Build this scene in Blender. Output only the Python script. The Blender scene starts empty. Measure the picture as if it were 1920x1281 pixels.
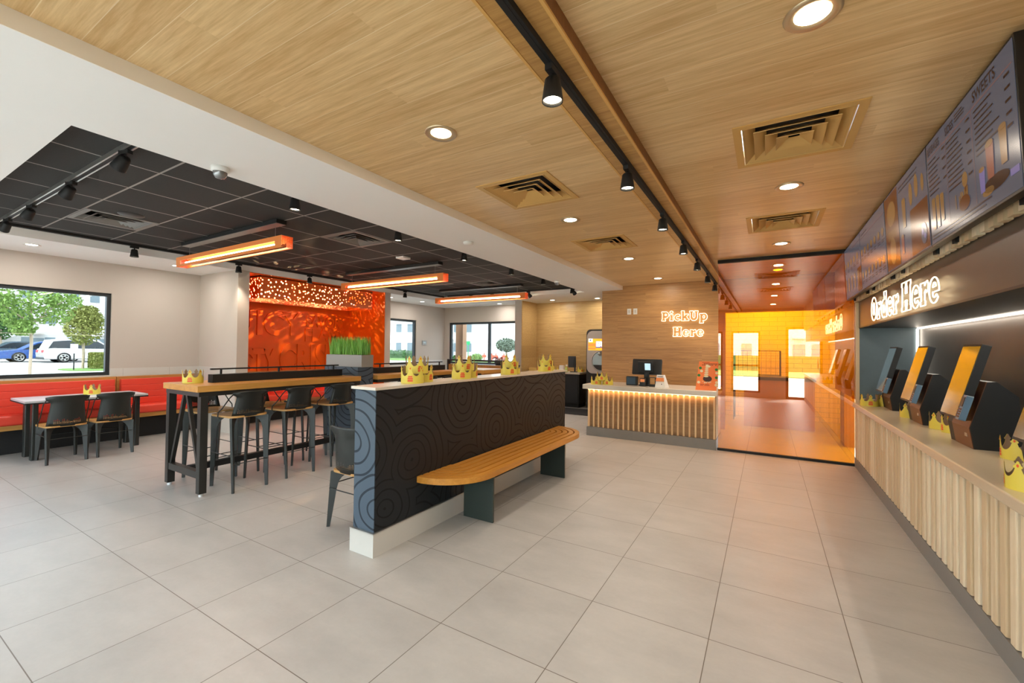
import bpy, math, random
from mathutils import Vector, Matrix, noise
PI = math.pi
R = math.radians
rnd = random.Random(7)
scn = bpy.context.scene
COL = scn.collection

# ---------------------------------------------------------------- camera
cam_d = bpy.data.cameras.new('camera')
cam_d.sensor_width = 36.0
cam_d.lens = 800.17 / 1920 * 36
cam_d.clip_start = 0.05
cam_d.clip_end = 500
cam = bpy.data.objects.new('camera', cam_d)
COL.objects.link(cam)
_a, _b, _c = 0.538239645, 0.0166107095, 0.0110336686
_r = Vector((math.cos(_a), math.sin(_a), 0)); _f = Vector((-math.sin(_a), math.cos(_a), 0)); _u = Vector((0, 0, 1))
_f2 = _f * math.cos(_b) + _u * math.sin(_b); _u2 = _u * math.cos(_b) - _f * math.sin(_b)
_r3 = _r * math.cos(_c) + _u2 * math.sin(_c); _u3 = _u2 * math.cos(_c) - _r * math.sin(_c)
M = Matrix((_r3, _u3, -_f2)).transposed().to_4x4()
M.translation = Vector((0, 0, 1.45))
cam.matrix_world = M
scn.camera = cam

# ---------------------------------------------------------------- world, sun, exposure
scn.view_settings.view_transform = 'Standard'
scn.view_settings.look = 'None'
scn.view_settings.exposure = 1.36
scn.view_settings.gamma = 1.0
scn.view_settings.use_curve_mapping = False
scn.cycles.use_denoising = True
scn.cycles.max_bounces = 9
scn.cycles.diffuse_bounces = 5
scn.cycles.glossy_bounces = 4
scn.cycles.transmission_bounces = 4
scn.cycles.transparent_max_bounces = 12
scn.cycles.sample_clamp_indirect = 6.0
scn.cycles.caustics_reflective = False
scn.cycles.caustics_refractive = False
world = bpy.data.worlds.new('sky'); scn.world = world
world.use_nodes = True
_bg = world.node_tree.nodes['Background']
_bg.inputs[0].default_value = (0.82, 0.91, 1.0, 1)
_bg.inputs[1].default_value = 5.4
sun = bpy.data.lights.new('sun', 'SUN'); sun.energy = 5.0; sun.angle = R(1.5); sun.color = (1, .98, .95)
sun_o = bpy.data.objects.new('sun', sun); COL.objects.link(sun_o)
sun_o.rotation_euler = (R(30), R(18), 0)     # high sun from the storefront side
WARM = (1.0, 0.87, 0.72); NEUT = (1.0, 0.95, 0.89)

# ---------------------------------------------------------------- helpers
def hexc(h):
    h = h.lstrip('#'); v = [int(h[i:i+2], 16) / 255 for i in (0, 2, 4)]
    return tuple((c / 12.92 if c <= .04045 else ((c + .055) / 1.055) ** 2.4) for c in v) + (1,)

def tag(o, label=None, cat=None, group=None, kind=None):
    if label: o['label'] = label
    if cat: o['category'] = cat
    if group: o['group'] = group
    if kind: o['kind'] = kind
    return o

def thing(name, label, cat, loc=(0, 0, 0), rz=0, group=None, rot=None):
    o = bpy.data.objects.new(name, None); COL.objects.link(o)
    o.empty_display_size = .1
    o.location = loc; o.rotation_euler = rot if rot else (0, 0, rz)
    return tag(o, label, cat, group)

class MB:
    def __init__(s): s.v = []; s.f = []; s.mi = []; s.sm = []
    def add(s, vs, fs, mi=0, sm=False):
        b = len(s.v); s.v += [tuple(v) for v in vs]
        for f in fs: s.f.append([b + i for i in f]); s.mi.append(mi); s.sm.append(sm)
        return s
    def box(s, x0, x1, y0, y1, z0, z1, mi=0):
        if x0 > x1: x0, x1 = x1, x0
        if y0 > y1: y0, y1 = y1, y0
        if z0 > z1: z0, z1 = z1, z0
        return s.add([(x0,y0,z0),(x1,y0,z0),(x1,y1,z0),(x0,y1,z0),(x0,y0,z1),(x1,y0,z1),(x1,y1,z1),(x0,y1,z1)],
            [(3,2,1,0),(4,5,6,7),(0,1,5,4),(1,2,6,5),(2,3,7,6),(3,0,4,7)], mi)
    def rbox(s, x0, x1, y0, y1, z0, z1, r=.01, axis='z', mi=0, seg=4):
        """box with the four edges along AXIS rounded"""
        A = {'z': (x0, x1, y0, y1), 'x': (y0, y1, z0, z1), 'y': (x0, x1, z0, z1)}[axis]
        a0, a1, b0, b1 = A; P = []
        for cx, cy, st in ((a1-r, b0+r, -90), (a1-r, b1-r, 0), (a0+r, b1-r, 90), (a0+r, b0+r, 180)):
            for k in range(seg + 1):
                t = R(st + 90 * k / seg); P.append((cx + r * math.cos(t), cy + r * math.sin(t)))
        lo, hi = {'z': (z0, z1), 'x': (x0, x1), 'y': (y0, y1)}[axis]
        return s.prism(P, lo, hi, axis, mi)
    def prism(s, P, lo, hi, axis='z', mi=0, sm=False):
        n = len(P)
        def q(p, h): return {'z': (p[0], p[1], h), 'x': (h, p[0], p[1]), 'y': (p[0], h, p[1])}[axis]
        vs = [q(p, lo) for p in P] + [q(p, hi) for p in P]
        fs = [[i, (i+1) % n, n + (i+1) % n, n + i] for i in range(n)]
        s.add(vs, fs, mi, sm)
        s.add(vs, [list(range(n))[::-1], list(range(n, 2*n))], mi)
        return s
    def cyl(s, p0, p1, r0, r1=None, seg=16, mi=0, caps=True, sm=True):
        p0 = Vector(p0); p1 = Vector(p1); r1 = r0 if r1 is None else r1
        d = (p1 - p0).normalized()
        a = d.orthogonal().normalized(); b = d.cross(a)
        vs = []
        for p, r in ((p0, r0), (p1, r1)):
            for k in range(seg):
                t = 2 * PI * k / seg; vs.append(p + (a * math.cos(t) + b * math.sin(t)) * r)
        s.add(vs, [[k, (k+1) % seg, seg + (k+1) % seg, seg + k] for k in range(seg)], mi, sm)
        if caps: s.add(vs, [list(range(seg))[::-1], list(range(seg, 2*seg))], mi)
        return s
    def tube(s, P, r, seg=8, closed=False, mi=0):
        P = [Vector(p) for p in P]; n = len(P); vs = []
        prev = None
        for i in range(n):
            if closed: d = P[(i+1) % n] - P[i-1]
            else: d = P[min(i+1, n-1)] - P[max(i-1, 0)]
            d = d.normalized() if d.length > 1e-9 else Vector((0, 0, 1))
            if prev is None: a = d.orthogonal().normalized()
            else:
                a = prev - d * prev.dot(d)
                a = a.normalized() if a.length > 1e-6 else d.orthogonal().normalized()
            prev = a; b = d.cross(a)
            for k in range(seg):
                t = 2 * PI * k / seg; vs.append(P[i] + (a * math.cos(t) + b * math.sin(t)) * r)
        m = n if closed else n - 1
        fs = []
        for i in range(m):
            j = (i + 1) % n
            fs += [[i*seg + k, i*seg + (k+1) % seg, j*seg + (k+1) % seg, j*seg + k] for k in range(seg)]
        s.add(vs, fs, mi, True)
        if not closed: s.add(vs, [list(range(seg))[::-1], list(range((n-1)*seg, n*seg))], mi)
        return s
    def lathe(s, prof, seg=24, c=(0, 0, 0), mi=0, sm=True, axis='z'):
        vs = []
        for r, h in prof:
            for k in range(seg):
                t = 2 * PI * k / seg; x, y = r * math.cos(t), r * math.sin(t)
                vs.append({'z': (c[0]+x, c[1]+y, c[2]+h), 'y': (c[0]+x, c[1]+h, c[2]+y), 'x': (c[0]+h, c[1]+x, c[2]+y)}[axis])
        fs = []
        for i in range(len(prof) - 1):
            fs += [[i*seg+k, i*seg+(k+1) % seg, (i+1)*seg+(k+1) % seg, (i+1)*seg+k] for k in range(seg)]
        s.add(vs, fs, mi, sm); return s
    def quad(s, a, b, c, d, mi=0): return s.add([a, b, c, d], [(0, 1, 2, 3)], mi)
    def grid(s, rows, mi=0, sm=True, closed=False):
        nr, nc = len(rows), len(rows[0]); vs = [p for r_ in rows for p in r_]; fs = []
        for i in range(nr - 1):
            for j in range(nc if closed else nc - 1):
                k = (j + 1) % nc
                fs.append([i*nc+j, i*nc+k, (i+1)*nc+k, (i+1)*nc+j])
        return s.add(vs, fs, mi, sm)
    def xf(s, m):
        s.v = [tuple(m @ Vector(v)) for v in s.v]; return s
    def build(s, name, mats, parent=None, loc=None, bevel=0, solid=0):
        me = bpy.data.meshes.new(name)
        v = s.v
        if loc is not None: v = [(a[0]-loc[0], a[1]-loc[1], a[2]-loc[2]) for a in v]
        me.from_pydata(v, [], s.f)
        for m in (mats if isinstance(mats, (list, tuple)) else [mats]): me.materials.append(m)
        me.polygons.foreach_set('material_index', s.mi)
        me.polygons.foreach_set('use_smooth', s.sm)
        me.update()
        o = bpy.data.objects.new(name, me); COL.objects.link(o)
        if loc is not None: o.location = loc
        if parent: o.parent = parent
        if solid:
            md = o.modifiers.new('thickness', 'SOLIDIFY'); md.thickness = solid; md.offset = 0
        if bevel:
            md = o.modifiers.new('bevel', 'BEVEL'); md.width = bevel; md.segments = 2; md.limit_method = 'ANGLE'
        return o

def one(name, mb, mats, label, cat, group=None, bevel=0, base=None):
    """a thing that is a single mesh, with its origin at its base"""
    xs = [v[0] for v in mb.v]; ys = [v[1] for v in mb.v]; zs = [v[2] for v in mb.v]
    loc = base or ((min(xs)+max(xs))/2, (min(ys)+max(ys))/2, min(zs))
    return tag(mb.build(name, mats, loc=loc, bevel=bevel), label, cat, group)

def struct(name, mb, mats, label=None, parent=None):
    o = mb.build(name, mats, parent)
    if not parent: o['kind'] = 'structure'
    if label: o['label'] = label
    return o

def dup(root, loc, rz=None, label=None, group=None, rot=None):
    r = root.copy(); COL.objects.link(r); r.location = loc
    if rz is not None: r.rotation_euler = (0, 0, rz)
    if rot is not None: r.rotation_euler = rot
    if label: r['label'] = label
    if group: r['group'] = group
    for ch in list(root.children):
        c = ch.copy(); COL.objects.link(c); c.parent = r
        for g in list(ch.children):
            d = g.copy(); COL.objects.link(d); d.parent = c
    return r

def lamp(parent, kind, energy, color, loc, size=.1, rot=(0, 0, 0), spot=None, blend=.6, shape='DISK', size_y=None):
    l = bpy.data.lights.new('lamp', kind); l.energy = energy; l.color = color
    if kind == 'AREA':
        l.shape = shape; l.size = size
        if size_y: l.size_y = size_y
    elif kind in ('POINT', 'SPOT'): l.shadow_soft_size = size
    if kind == 'SPOT': l.spot_size = spot or R(100); l.spot_blend = blend
    o = bpy.data.objects.new('lamp', l); COL.objects.link(o)
    o.location = loc; o.rotation_euler = rot
    if parent: o.parent = parent
    return o

def text_mb(mb, txt, size, x, z, y=0, mi=0, bold=0.0, sx=1.0, align='LEFT', depth=0.0):
    """flat lettering in the local XZ plane facing -Y"""
    cu = bpy.data.curves.new('t', 'FONT'); cu.body = txt; cu.size = size; cu.offset = bold; cu.align_x = align
    cu.extrude = depth; cu.resolution_u = 3
    o = bpy.data.objects.new('t', cu); COL.objects.link(o)
    bpy.context.view_layer.update()
    me = bpy.data.meshes.new_from_object(o.evaluated_get(bpy.context.evaluated_depsgraph_get()))
    vs = [(x + v.co.x * sx, y - v.co.z, z + v.co.y) for v in me.vertices]
    mb.add(vs, [list(p.vertices) for p in me.polygons], mi)
    bpy.data.objects.remove(o); bpy.data.curves.remove(cu); bpy.data.meshes.remove(me)
    return mb

def slab_holes(mb, x0, x1, y0, y1, z0, z1, holes):
    xs = sorted(set([x0, x1] + [h[0] for h in holes] + [h[1] for h in holes])); ys = sorted(set([y0, y1] + [h[2] for h in holes] + [h[3] for h in holes]))
    for a, b in zip(xs, xs[1:]):
        for c, d in zip(ys, ys[1:]):
            mx, my = (a+b)/2, (c+d)/2
            if mx < x0 or mx > x1 or my < y0 or my > y1 or any(h[0] < mx < h[1] and h[2] < my < h[3] for h in holes): continue
            mb.box(a, b, c, d, z0, z1)
    return mb

# ---------------------------------------------------------------- materials
def new_mat(name):
    m = bpy.data.materials.new(name); m.use_nodes = True
    nt = m.node_tree
    return m, nt, nt.nodes['Principled BSDF'], nt.nodes['Material Output']

def mat(name, col, rough=.5, metal=0, spec=.5, emit=0, ecol=None, coat=0):
    m, nt, b, o = new_mat(name)
    c = hexc(col) if isinstance(col, str) else tuple(col) + (1,)
    b.inputs['Base Color'].default_value = c
    b.inputs['Roughness'].default_value = rough; b.inputs['Metallic'].default_value = metal
    b.inputs['Specular IOR Level'].default_value = spec
    if coat: b.inputs['Coat Weight'].default_value = coat; b.inputs['Coat Roughness'].default_value = .05
    if emit:
        b.inputs['Emission Color'].default_value = (hexc(ecol) if isinstance(ecol, str) else ecol) or c
        b.inputs['Emission Strength'].default_value = emit
    return m

class NT:
    """small node-building helper"""
    def __init__(s, nt): s.nt = nt
    def n(s, t, **kw):
        nd = s.nt.nodes.new(t)
        for k, v in kw.items():
            if hasattr(nd, k): setattr(nd, k, v)
        return nd
    def l(s, a, b): s.nt.links.new(a, b)
    def math(s, op, a, b=None, c=None):
        nd = s.nt.nodes.new('ShaderNodeMath'); nd.operation = op
        for i, v in enumerate((a, b, c)):
            if v is None: continue
            if isinstance(v, (int, float)): nd.inputs[i].default_value = v
            else: s.l(v, nd.inputs[i])
        return nd.outputs[0]
    def coords(s, kind='Object'):
        tc = s.nt.nodes.new('ShaderNodeTexCoord'); return tc.outputs[kind]
    def sep(s, v):
        nd = s.nt.nodes.new('ShaderNodeSeparateXYZ'); s.l(v, nd.inputs[0]); return nd.outputs
    def comb(s, x, y, z):
        nd = s.nt.nodes.new('ShaderNodeCombineXYZ')
        for i, v in enumerate((x, y, z)):
            if isinstance(v, (int, float)): nd.inputs[i].default_value = v
            else: s.l(v, nd.inputs[i])
        return nd.outputs[0]
    def noise(s, vec, scale=5, detail=3, rough=.5):
        nd = s.nt.nodes.new('ShaderNodeTexNoise'); nd.inputs['Scale'].default_value = scale
        nd.inputs['Detail'].default_value = detail; nd.inputs['Roughness'].default_value = rough
        s.l(vec, nd.inputs['Vector']); return nd.outputs['Fac']
    def ramp(s, fac, stops):
        nd = s.nt.nodes.new('ShaderNodeValToRGB'); e = nd.color_ramp.elements
        while len(e) < len(stops): e.new(.5)
        for i, (p, c) in enumerate(stops):
            e[i].position = p; e[i].color = hexc(c) if isinstance(c, str) else c
        s.l(fac, nd.inputs[0]); return nd.outputs[0]
    def mix(s, fac, a, b, mode='MIX'):
        nd = s.nt.nodes.new('ShaderNodeMix'); nd.data_type = 'RGBA'; nd.blend_type = mode
        for i, v in ((0, fac), (6, a), (7, b)):
            if isinstance(v, (int, float)): nd.inputs[i].default_value = v
            elif isinstance(v, str): nd.inputs[i].default_value = hexc(v)
            elif isinstance(v, tuple): nd.inputs[i].default_value = v
            else: s.l(v, nd.inputs[i])
        return nd.outputs[2]
    def bump(s, h, strength=.2, dist=.01):
        nd = s.nt.nodes.new('ShaderNodeBump'); nd.inputs['Strength'].default_value = strength
        nd.inputs['Distance'].default_value = dist; s.l(h, nd.inputs['Height']); return nd.outputs[0]

def wood(name, light, dark, axis='x', rough=.4, plank=None, across='y', stretch=14, scale=1.0, seam=None, line=.012, vary=.25, spec=.4):
    """grain runs along AXIS; PLANK = (width across, length along)"""
    m, nt, b, out = new_mat(name); N = NT(nt)
    X = N.sep(N.coords()); ax = {'x': 0, 'y': 1, 'z': 2}
    al = X[ax[axis]]; ac = X[ax[across]]; third = X[3 - ax[axis] - ax[across]]
    off = 0.0
    if plank:
        row = N.math('FLOOR', N.math('DIVIDE', ac, plank[0]))
        col = N.math('FLOOR', N.math('ADD', N.math('DIVIDE', al, plank[1]), N.math('MULTIPLY', row, .37)))
        wn = N.n('ShaderNodeTexWhiteNoise'); N.l(N.comb(row, col, 0), wn.inputs['Vector'])
        off = wn.outputs['Value']
    g = N.comb(N.math('MULTIPLY', al, 1.0), N.math('MULTIPLY', ac, stretch), N.math('MULTIPLY', third, stretch))
    if plank:
        ad = N.n('ShaderNodeVectorMath', operation='ADD'); N.l(g, ad.inputs[0]); N.l(N.comb(N.math('MULTIPLY', off, 37.), N.math('MULTIPLY', off, 11.), 0), ad.inputs[1]); g = ad.outputs[0]
    n1 = N.noise(g, 1.6 * scale, 5, .62); n2 = N.noise(g, 8 * scale, 4, .6)
    f = N.math('ADD', N.math('MULTIPLY', n1, .65), N.math('MULTIPLY', n2, .35))
    if plank: f = N.math('ADD', f, N.math('MULTIPLY', N.math('SUBTRACT', off, .5), vary))
    c = N.ramp(f, [(.34, dark), (.66, light)])
    if seam and plank:
        fr = N.math('FRACT', N.math('DIVIDE', ac, plank[0]))
        e = N.math('LESS_THAN', fr, line)
        c = N.mix(N.math('MULTIPLY', e, .55), c, seam)
    N.l(c, b.inputs['Base Color'])
    b.inputs['Roughness'].default_value = rough; b.inputs['Specular IOR Level'].default_value = spec
    N.l(N.bump(n2, .08, .004), b.inputs['Normal'])
    return m

def tiled(name, base, grout, step, origin=(0, 0, 0), axes='xy', gw=.004, rough=.35, mott=.06, spec=.5, offset=0, soft=3.0, streak=None):
    """rectangular tiles with thin grout on the two named axes"""
    m, nt, b, out = new_mat(name); N = NT(nt)
    vec = N.coords(); X = N.sep(vec); ax = {'x': 0, 'y': 1, 'z': 2}
    u = N.math('SUBTRACT', X[ax[axes[0]]], origin[0]); v = N.math('SUBTRACT', X[ax[axes[1]]], origin[1])
    v_ = N.math('DIVIDE', v, step[1]); rowi = N.math('FLOOR', v_)
    u_ = N.math('DIVIDE', u, step[0])
    if offset: u_ = N.math('ADD', u_, N.math('MULTIPLY', rowi, offset))
    def edge(t, w):
        return N.math('GREATER_THAN', N.math('ABSOLUTE', N.math('SUBTRACT', N.math('FRACT', t), .5)), .5 - w)
    e = N.math('MAXIMUM', edge(u_, gw / step[0] / 2), edge(v_, gw / step[1] / 2))
    wn = N.n('ShaderNodeTexWhiteNoise'); N.l(N.comb(N.math('FLOOR', u_), rowi, 0), wn.inputs['Vector'])
    sv = vec
    if streak:
        sv = N.comb(N.math('MULTIPLY', X[0], streak[0]), N.math('MULTIPLY', X[1], streak[1]), X[2])
        ad = N.n('ShaderNodeVectorMath', operation='ADD'); N.l(sv, ad.inputs[0]); N.l(N.comb(N.math('MULTIPLY', wn.outputs['Value'], 20.), 0, 0), ad.inputs[1]); sv = ad.outputs[0]
    n = N.noise(sv, soft, 6, .62); n3 = N.noise(vec, 45, 3, .6)
    val = N.math('ADD', N.math('ADD', 1 - mott * 1.25, N.math('MULTIPLY', n, mott * 2)), N.math('ADD', N.math('MULTIPLY', wn.outputs['Value'], mott * .18), N.math('MULTIPLY', n3, mott * .35)))
    hs = N.n('ShaderNodeHueSaturation'); hs.inputs['Color'].default_value = hexc(base); N.l(val, hs.inputs['Value'])
    c = N.mix(e, hs.outputs[0], grout)
    N.l(c, b.inputs['Base Color'])
    N.l(N.math('ADD', N.math('MULTIPLY', n, .18), rough - .08), b.inputs['Roughness'])
    b.inputs['Specular IOR Level'].default_value = spec
    N.l(N.bump(N.math('SUBTRACT', N.math('MULTIPLY', n3, .15), e), .25, .003), b.inputs['Normal'])
    return m

def mottled(name, base, amt=.12, scale=4, rough=.5, spec=.4, metal=0, detail=6):
    m, nt, b, out = new_mat(name); N = NT(nt)
    n = N.noise(N.coords(), scale, detail, .65)
    hs = N.n('ShaderNodeHueSaturation'); hs.inputs['Color'].default_value = hexc(base)
    N.l(N.math('ADD', 1 - amt, N.math('MULTIPLY', n, amt * 2)), hs.inputs['Value'])
    N.l(hs.outputs[0], b.inputs['Base Color']); b.inputs['Roughness'].default_value = rough
    b.inputs['Specular IOR Level'].default_value = spec; b.inputs['Metallic'].default_value = metal
    return m

def glow(name, col, strength):
    m = bpy.data.materials.new(name); m.use_nodes = True; nt = m.node_tree; nt.nodes.clear()
    e = nt.nodes.new('ShaderNodeEmission'); o = nt.nodes.new('ShaderNodeOutputMaterial')
    e.inputs[0].default_value = tuple(col) + (1,) if len(col) == 3 else col; e.inputs[1].default_value = strength
    nt.links.new(e.outputs[0], o.inputs[0]); return m

def glass(name, tint=(1, 1, 1, 1), refl=.06, rough=0.0, rcol=(1, 1, 1, 1), fres=True):
    m = bpy.data.materials.new(name); m.use_nodes = True; nt = m.node_tree; nt.nodes.clear(); N = NT(nt)
    t = N.n('ShaderNodeBsdfTransparent'); t.inputs[0].default_value = tint
    g = N.n('ShaderNodeBsdfGlossy'); g.inputs['Roughness'].default_value = rough; g.inputs['Color'].default_value = rcol
    mx = N.n('ShaderNodeMixShader'); o = N.n('ShaderNodeOutputMaterial')
    if fres:
        lw = N.n('ShaderNodeLayerWeight'); lw.inputs[0].default_value = .35
        N.l(N.math('ADD', N.math('MULTIPLY', lw.outputs['Facing'], .10), refl), mx.inputs[0])
    else: mx.inputs[0].default_value = refl
    N.l(t.outputs[0], mx.inputs[1]); N.l(g.outputs[0], mx.inputs[2]); N.l(mx.outputs[0], o.inputs[0])
    return m

def contour(name, base, line, scale=2.6, k=9.0, axes='yz', rough=.48):
    """engraved contour loops on a dark panel"""
    m, nt, b, out = new_mat(name); N = NT(nt)
    X = N.sep(N.coords()); s_ = N.math('ADD', X[0], X[1])
    v = N.comb(N.math('MULTIPLY', s_, 1.0), N.math('MULTIPLY', X[2], 1.0), 0)
    nz = N.n('ShaderNodeTexNoise'); nz.inputs['Scale'].default_value = 2.5; nz.inputs['Detail'].default_value = 1; N.l(v, nz.inputs['Vector'])
    sc = N.n('ShaderNodeVectorMath', operation='MULTIPLY_ADD'); N.l(nz.outputs['Color'], sc.inputs[0]); sc.inputs[1].default_value = (.12, .12, 0); N.l(v, sc.inputs[2])
    vo = N.n('ShaderNodeTexVoronoi'); vo.voronoi_dimensions = '2D'; vo.inputs['Scale'].default_value = scale; N.l(sc.outputs[0], vo.inputs['Vector'])
    vo.inputs['Randomness'].default_value = .85
    f = N.math('FRACT', N.math('MULTIPLY', vo.outputs['Distance'], k))
    e = N.math('LESS_THAN', f, .19)
    N.l(N.mix(e, base, line), b.inputs['Base Color'])
    N.l(N.math('ADD', N.math('MULTIPLY', e, .25), rough), b.inputs['Roughness'])
    b.inputs['Specular IOR Level'].default_value = .4
    N.l(N.bump(N.math('MULTIPLY', e, -1.0), .5, .002), b.inputs['Normal'])
    return m

def perforated(name, col, kind='dots', rough=.5, scale=14, thr=.13, emit=0):
    """sheet metal with real see-through holes"""
    m, nt, b, out = new_mat(name); N = NT(nt)
    b.inputs['Base Color'].default_value = hexc(col); b.inputs['Roughness'].default_value = rough
    X = N.sep(N.coords())
    if kind == 'random':
        vo = N.n('ShaderNodeTexVoronoi'); vo.voronoi_dimensions = '2D'; vo.inputs['Scale'].default_value = scale
        N.l(N.comb(N.math('ADD', X[0], X[1]), N.math('ADD', X[2], N.math('MULTIPLY', X[0], .9)), 0), vo.inputs['Vector'])
        hole = N.math('LESS_THAN', vo.outputs['Distance'], thr)
    elif kind == 'chair':      # a skyline of round dots near the foot of the backrest
        p = .0135
        cy = N.math('SUBTRACT', N.math('FRACT', N.math('DIVIDE', X[1], p)), .5)
        cz = N.math('SUBTRACT', N.math('FRACT', N.math('DIVIDE', X[2], p)), .5)
        dd = N.math('SQRT', N.math('ADD', N.math('MULTIPLY', cy, cy), N.math('MULTIPLY', cz, cz)))
        hole = N.math('LESS_THAN', dd, .33)
        colu = N.math('FLOOR', N.math('DIVIDE', X[1], p))
        wn = N.n('ShaderNodeTexWhiteNoise', noise_dimensions='1D'); N.l(colu, wn.inputs['W'])
        return m, nt, b, out, N, X, hole, wn
    else:
        p = scale
        a_ = N.math('ADD', X[0], X[1])
        ca = N.math('SUBTRACT', N.math('FRACT', N.math('DIVIDE', a_, p)), .5)
        cz = N.math('SUBTRACT', N.math('FRACT', N.math('DIVIDE', X[2], p)), .5)
        dd = N.math('SQRT', N.math('ADD', N.math('MULTIPLY', ca, ca), N.math('MULTIPLY', cz, cz)))
        hole = N.math('LESS_THAN', dd, thr)
    t = N.n('ShaderNodeBsdfTransparent'); mx = N.n('ShaderNodeMixShader')
    N.l(hole, mx.inputs[0]); N.l(b.outputs[0], mx.inputs[1]); N.l(t.outputs[0], mx.inputs[2]); N.l(mx.outputs[0], out.inputs[0])
    return m

def chair_metal(name, col, z0):
    m, nt, b, out, N, X, hole, wn = perforated(name, col, 'chair', .42)
    rel = N.math('SUBTRACT', X[2], z0)
    hgt = N.math('ADD', .045, N.math('MULTIPLY', wn.outputs['Value'], .04))
    inside = N.math('MULTIPLY', N.math('GREATER_THAN', rel, .024), N.math('LESS_THAN', rel, hgt))
    inside = N.math('MULTIPLY', inside, N.math('LESS_THAN', N.math('ABSOLUTE', X[1]), .125))
    inside = N.math('MULTIPLY', inside, N.math('LESS_THAN', X[0], -.14))
    h = N.math('MULTIPLY', hole, inside)
    t = N.n('ShaderNodeBsdfTransparent'); mx = N.n('ShaderNodeMixShader')
    N.l(h, mx.inputs[0]); N.l(b.outputs[0], mx.inputs[1]); N.l(t.outputs[0], mx.inputs[2]); N.l(mx.outputs[0], out.inputs[0])
    return m

m_floor = tiled('floor_tile', '#A5A3A0', '#5F574F', (.6115, .6115), (-.25, .544), 'xy', .0042, .36, .26, .5, soft=2.2, streak=(1.0, 1.8))
m_base = tiled('base_tile', '#A9A59E', '#8A867F', (.61, .61), (.1, .55), 'xy', .004, .45, .08)
m_base_l = mottled('base_tile_light', '#C2BFB8', .06, 6, .4)
m_base_g = mottled('base_tile_grey', '#807D79', .10, 6, .45)
m_white = mottled('white_paint', '#ECEBE8', .02, 2, .6, .3)
m_wall = mottled('wall_paint', '#BFB4A9', .02, 2, .65, .3)
m_soff = mat('soffit_edge_paint', '#EFE9DD', .6)
m_black_ceil = None
m_wainscot = tiled('wainscot_tile', '#C9C5BE', '#A39F98', (.61, 1.2), (.2, 0), 'yz', .004, .4, .05)
m_ceilwood = wood('ceiling_wood', '#EACB98', '#C6A06A', 'x', .30, (.1525, 2.4), 'y', 20, 1.0, '#F4E4C4', .02, .14, .5)
m_striptrim = mat('laminate_edge', '#D9A860', .4)
m_beam = wood('beam_wood', '#CFA263', '#A77B44', 'x', .36, (.61, 2.4), 'y', 16, 1.0, '#F0DCB4', .006, .1)
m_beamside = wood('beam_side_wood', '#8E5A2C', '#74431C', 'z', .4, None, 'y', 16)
m_walwood = wood('wall_wood', '#C89A62', '#9F7448', 'x', .38, (.3, 2.2), 'z', 22, 1.0, None, .01, .10)
m_panelwood = wood('panel_wood', '#C6A46C', '#A6844F', 'x', .38, (.305, 1.2), 'z', 22, 1.0, '#8A6A3E', .012, .16)
m_backwood = wood('counter_backing_wood', '#A98A66', '#8C6E4C', 'x', .5, None, 'z', 16)
m_slat = wood('slat_wood', '#E8D6B8', '#D2B994', 'z', .5, (.1, 50), 'y', 12, 1.0, None, .01, .65)
m_slat_w = wood('pickup_slat_wood', '#E6C79C', '#D3AE80', 'z', .5, None, 'x', 14)
m_table = wood('table_wood', '#D19A50', '#B57F3B', 'y', .32, None, 'x', 14)
m_bench = wood('bench_wood', '#D29440', '#B3762C', 'y', .33, None, 'x', 18)
m_ply = wood('seat_ply', '#C79B62', '#AC8049', 'x', .4, None, 'y', 14)
m_booth_wood = wood('booth_wood', '#C08C4A', '#A37236', 'y', .42, None, 'z', 14)
m_quartz = mottled('quartz_top', '#C6B69C', .06, 90, .22, .5)
m_quartz_w = mottled('pale_quartz', '#CFC6B8', .05, 90, .25, .5)
m_metal = mat('dark_green_metal', '#1D1F1C', .42, .0, .5)
m_chairback = chair_metal('chair_back_metal', '#1B1D19', .455)
m_stoolback = chair_metal('stool_back_metal', '#161816', .745)
m_steel = mat('table_frame_metal', '#2B2926', .45, .3)
m_black = mat('black_plastic', '#111213', .38)
m_blackm = mat('matte_black', '#0B0C0D', .65)
m_navy = mat('navy_panel', '#2B333C', .38, 0, .6)
m_contour = contour('contour_panel', '#10171D', '#05070A', 1.6, 9.0)
m_contour_lit = contour('contour_panel_lit', '#43515F', '#202A35', 1.5, 8.5)  # paler copy of the contour panel, with window light put into its colour
m_alu = mat('brushed_aluminium', '#B9B7B2', .3, .9)
m_glide = mat('foot_glide', '#D4D6D6', .4, .3)
m_red = mat('red_vinyl', '#DE4432', .34, 0, .5)
m_orange = mat('orange_paint', '#DE640C', .38, 0, .5)
m_pend = mat('orange_pendant_metal', '#F59048', .5)
m_perf = perforated('orange_perforated', '#EE6A22', 'grid', .5, .014, .33)
m_perfbox = perforated('perforated_lightbox', '#E0620F', 'random', .42, 14, .18)
m_grey = mat('planter_grey', '#8E8D89', .35, .2)
m_grass = mottled('grass_blade', '#82BC56', .35, 3, .55)
m_stone = mottled('dark_stone', '#3F3A35', .22, 5, .38, .5)
m_stone_b = mottled('blue_grey_stone', '#5A6A72', .14, 6, .45, .4)
m_soffdark = mat('dark_soffit', '#1B1A18', .45)
m_glassor = glass('orange_glass', (.96, .56, .006, 1), .20, 0.0, (1, .93, .9, 1), fres=False)
m_glass = glass('window_glass', (.97, 1, .99, 1), .04); m_glasst = glass('dimming_window_glass', (.46, .48, .48, 1), .02)  # tint added to the second glass to dim the bright view outdoors
m_frame = mat('window_frame', '#33383B', .4, .3)
m_yel = mat('crown_yellow', '#DFCD52', .45)
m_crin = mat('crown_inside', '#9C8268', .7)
m_crred = mat('crown_print', '#E2592A', .5)
m_crwht = mat('crown_print_light', '#F3E2B2', .5)
m_ventw = mat('vent_tan', '#CFA560', .45)
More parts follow.
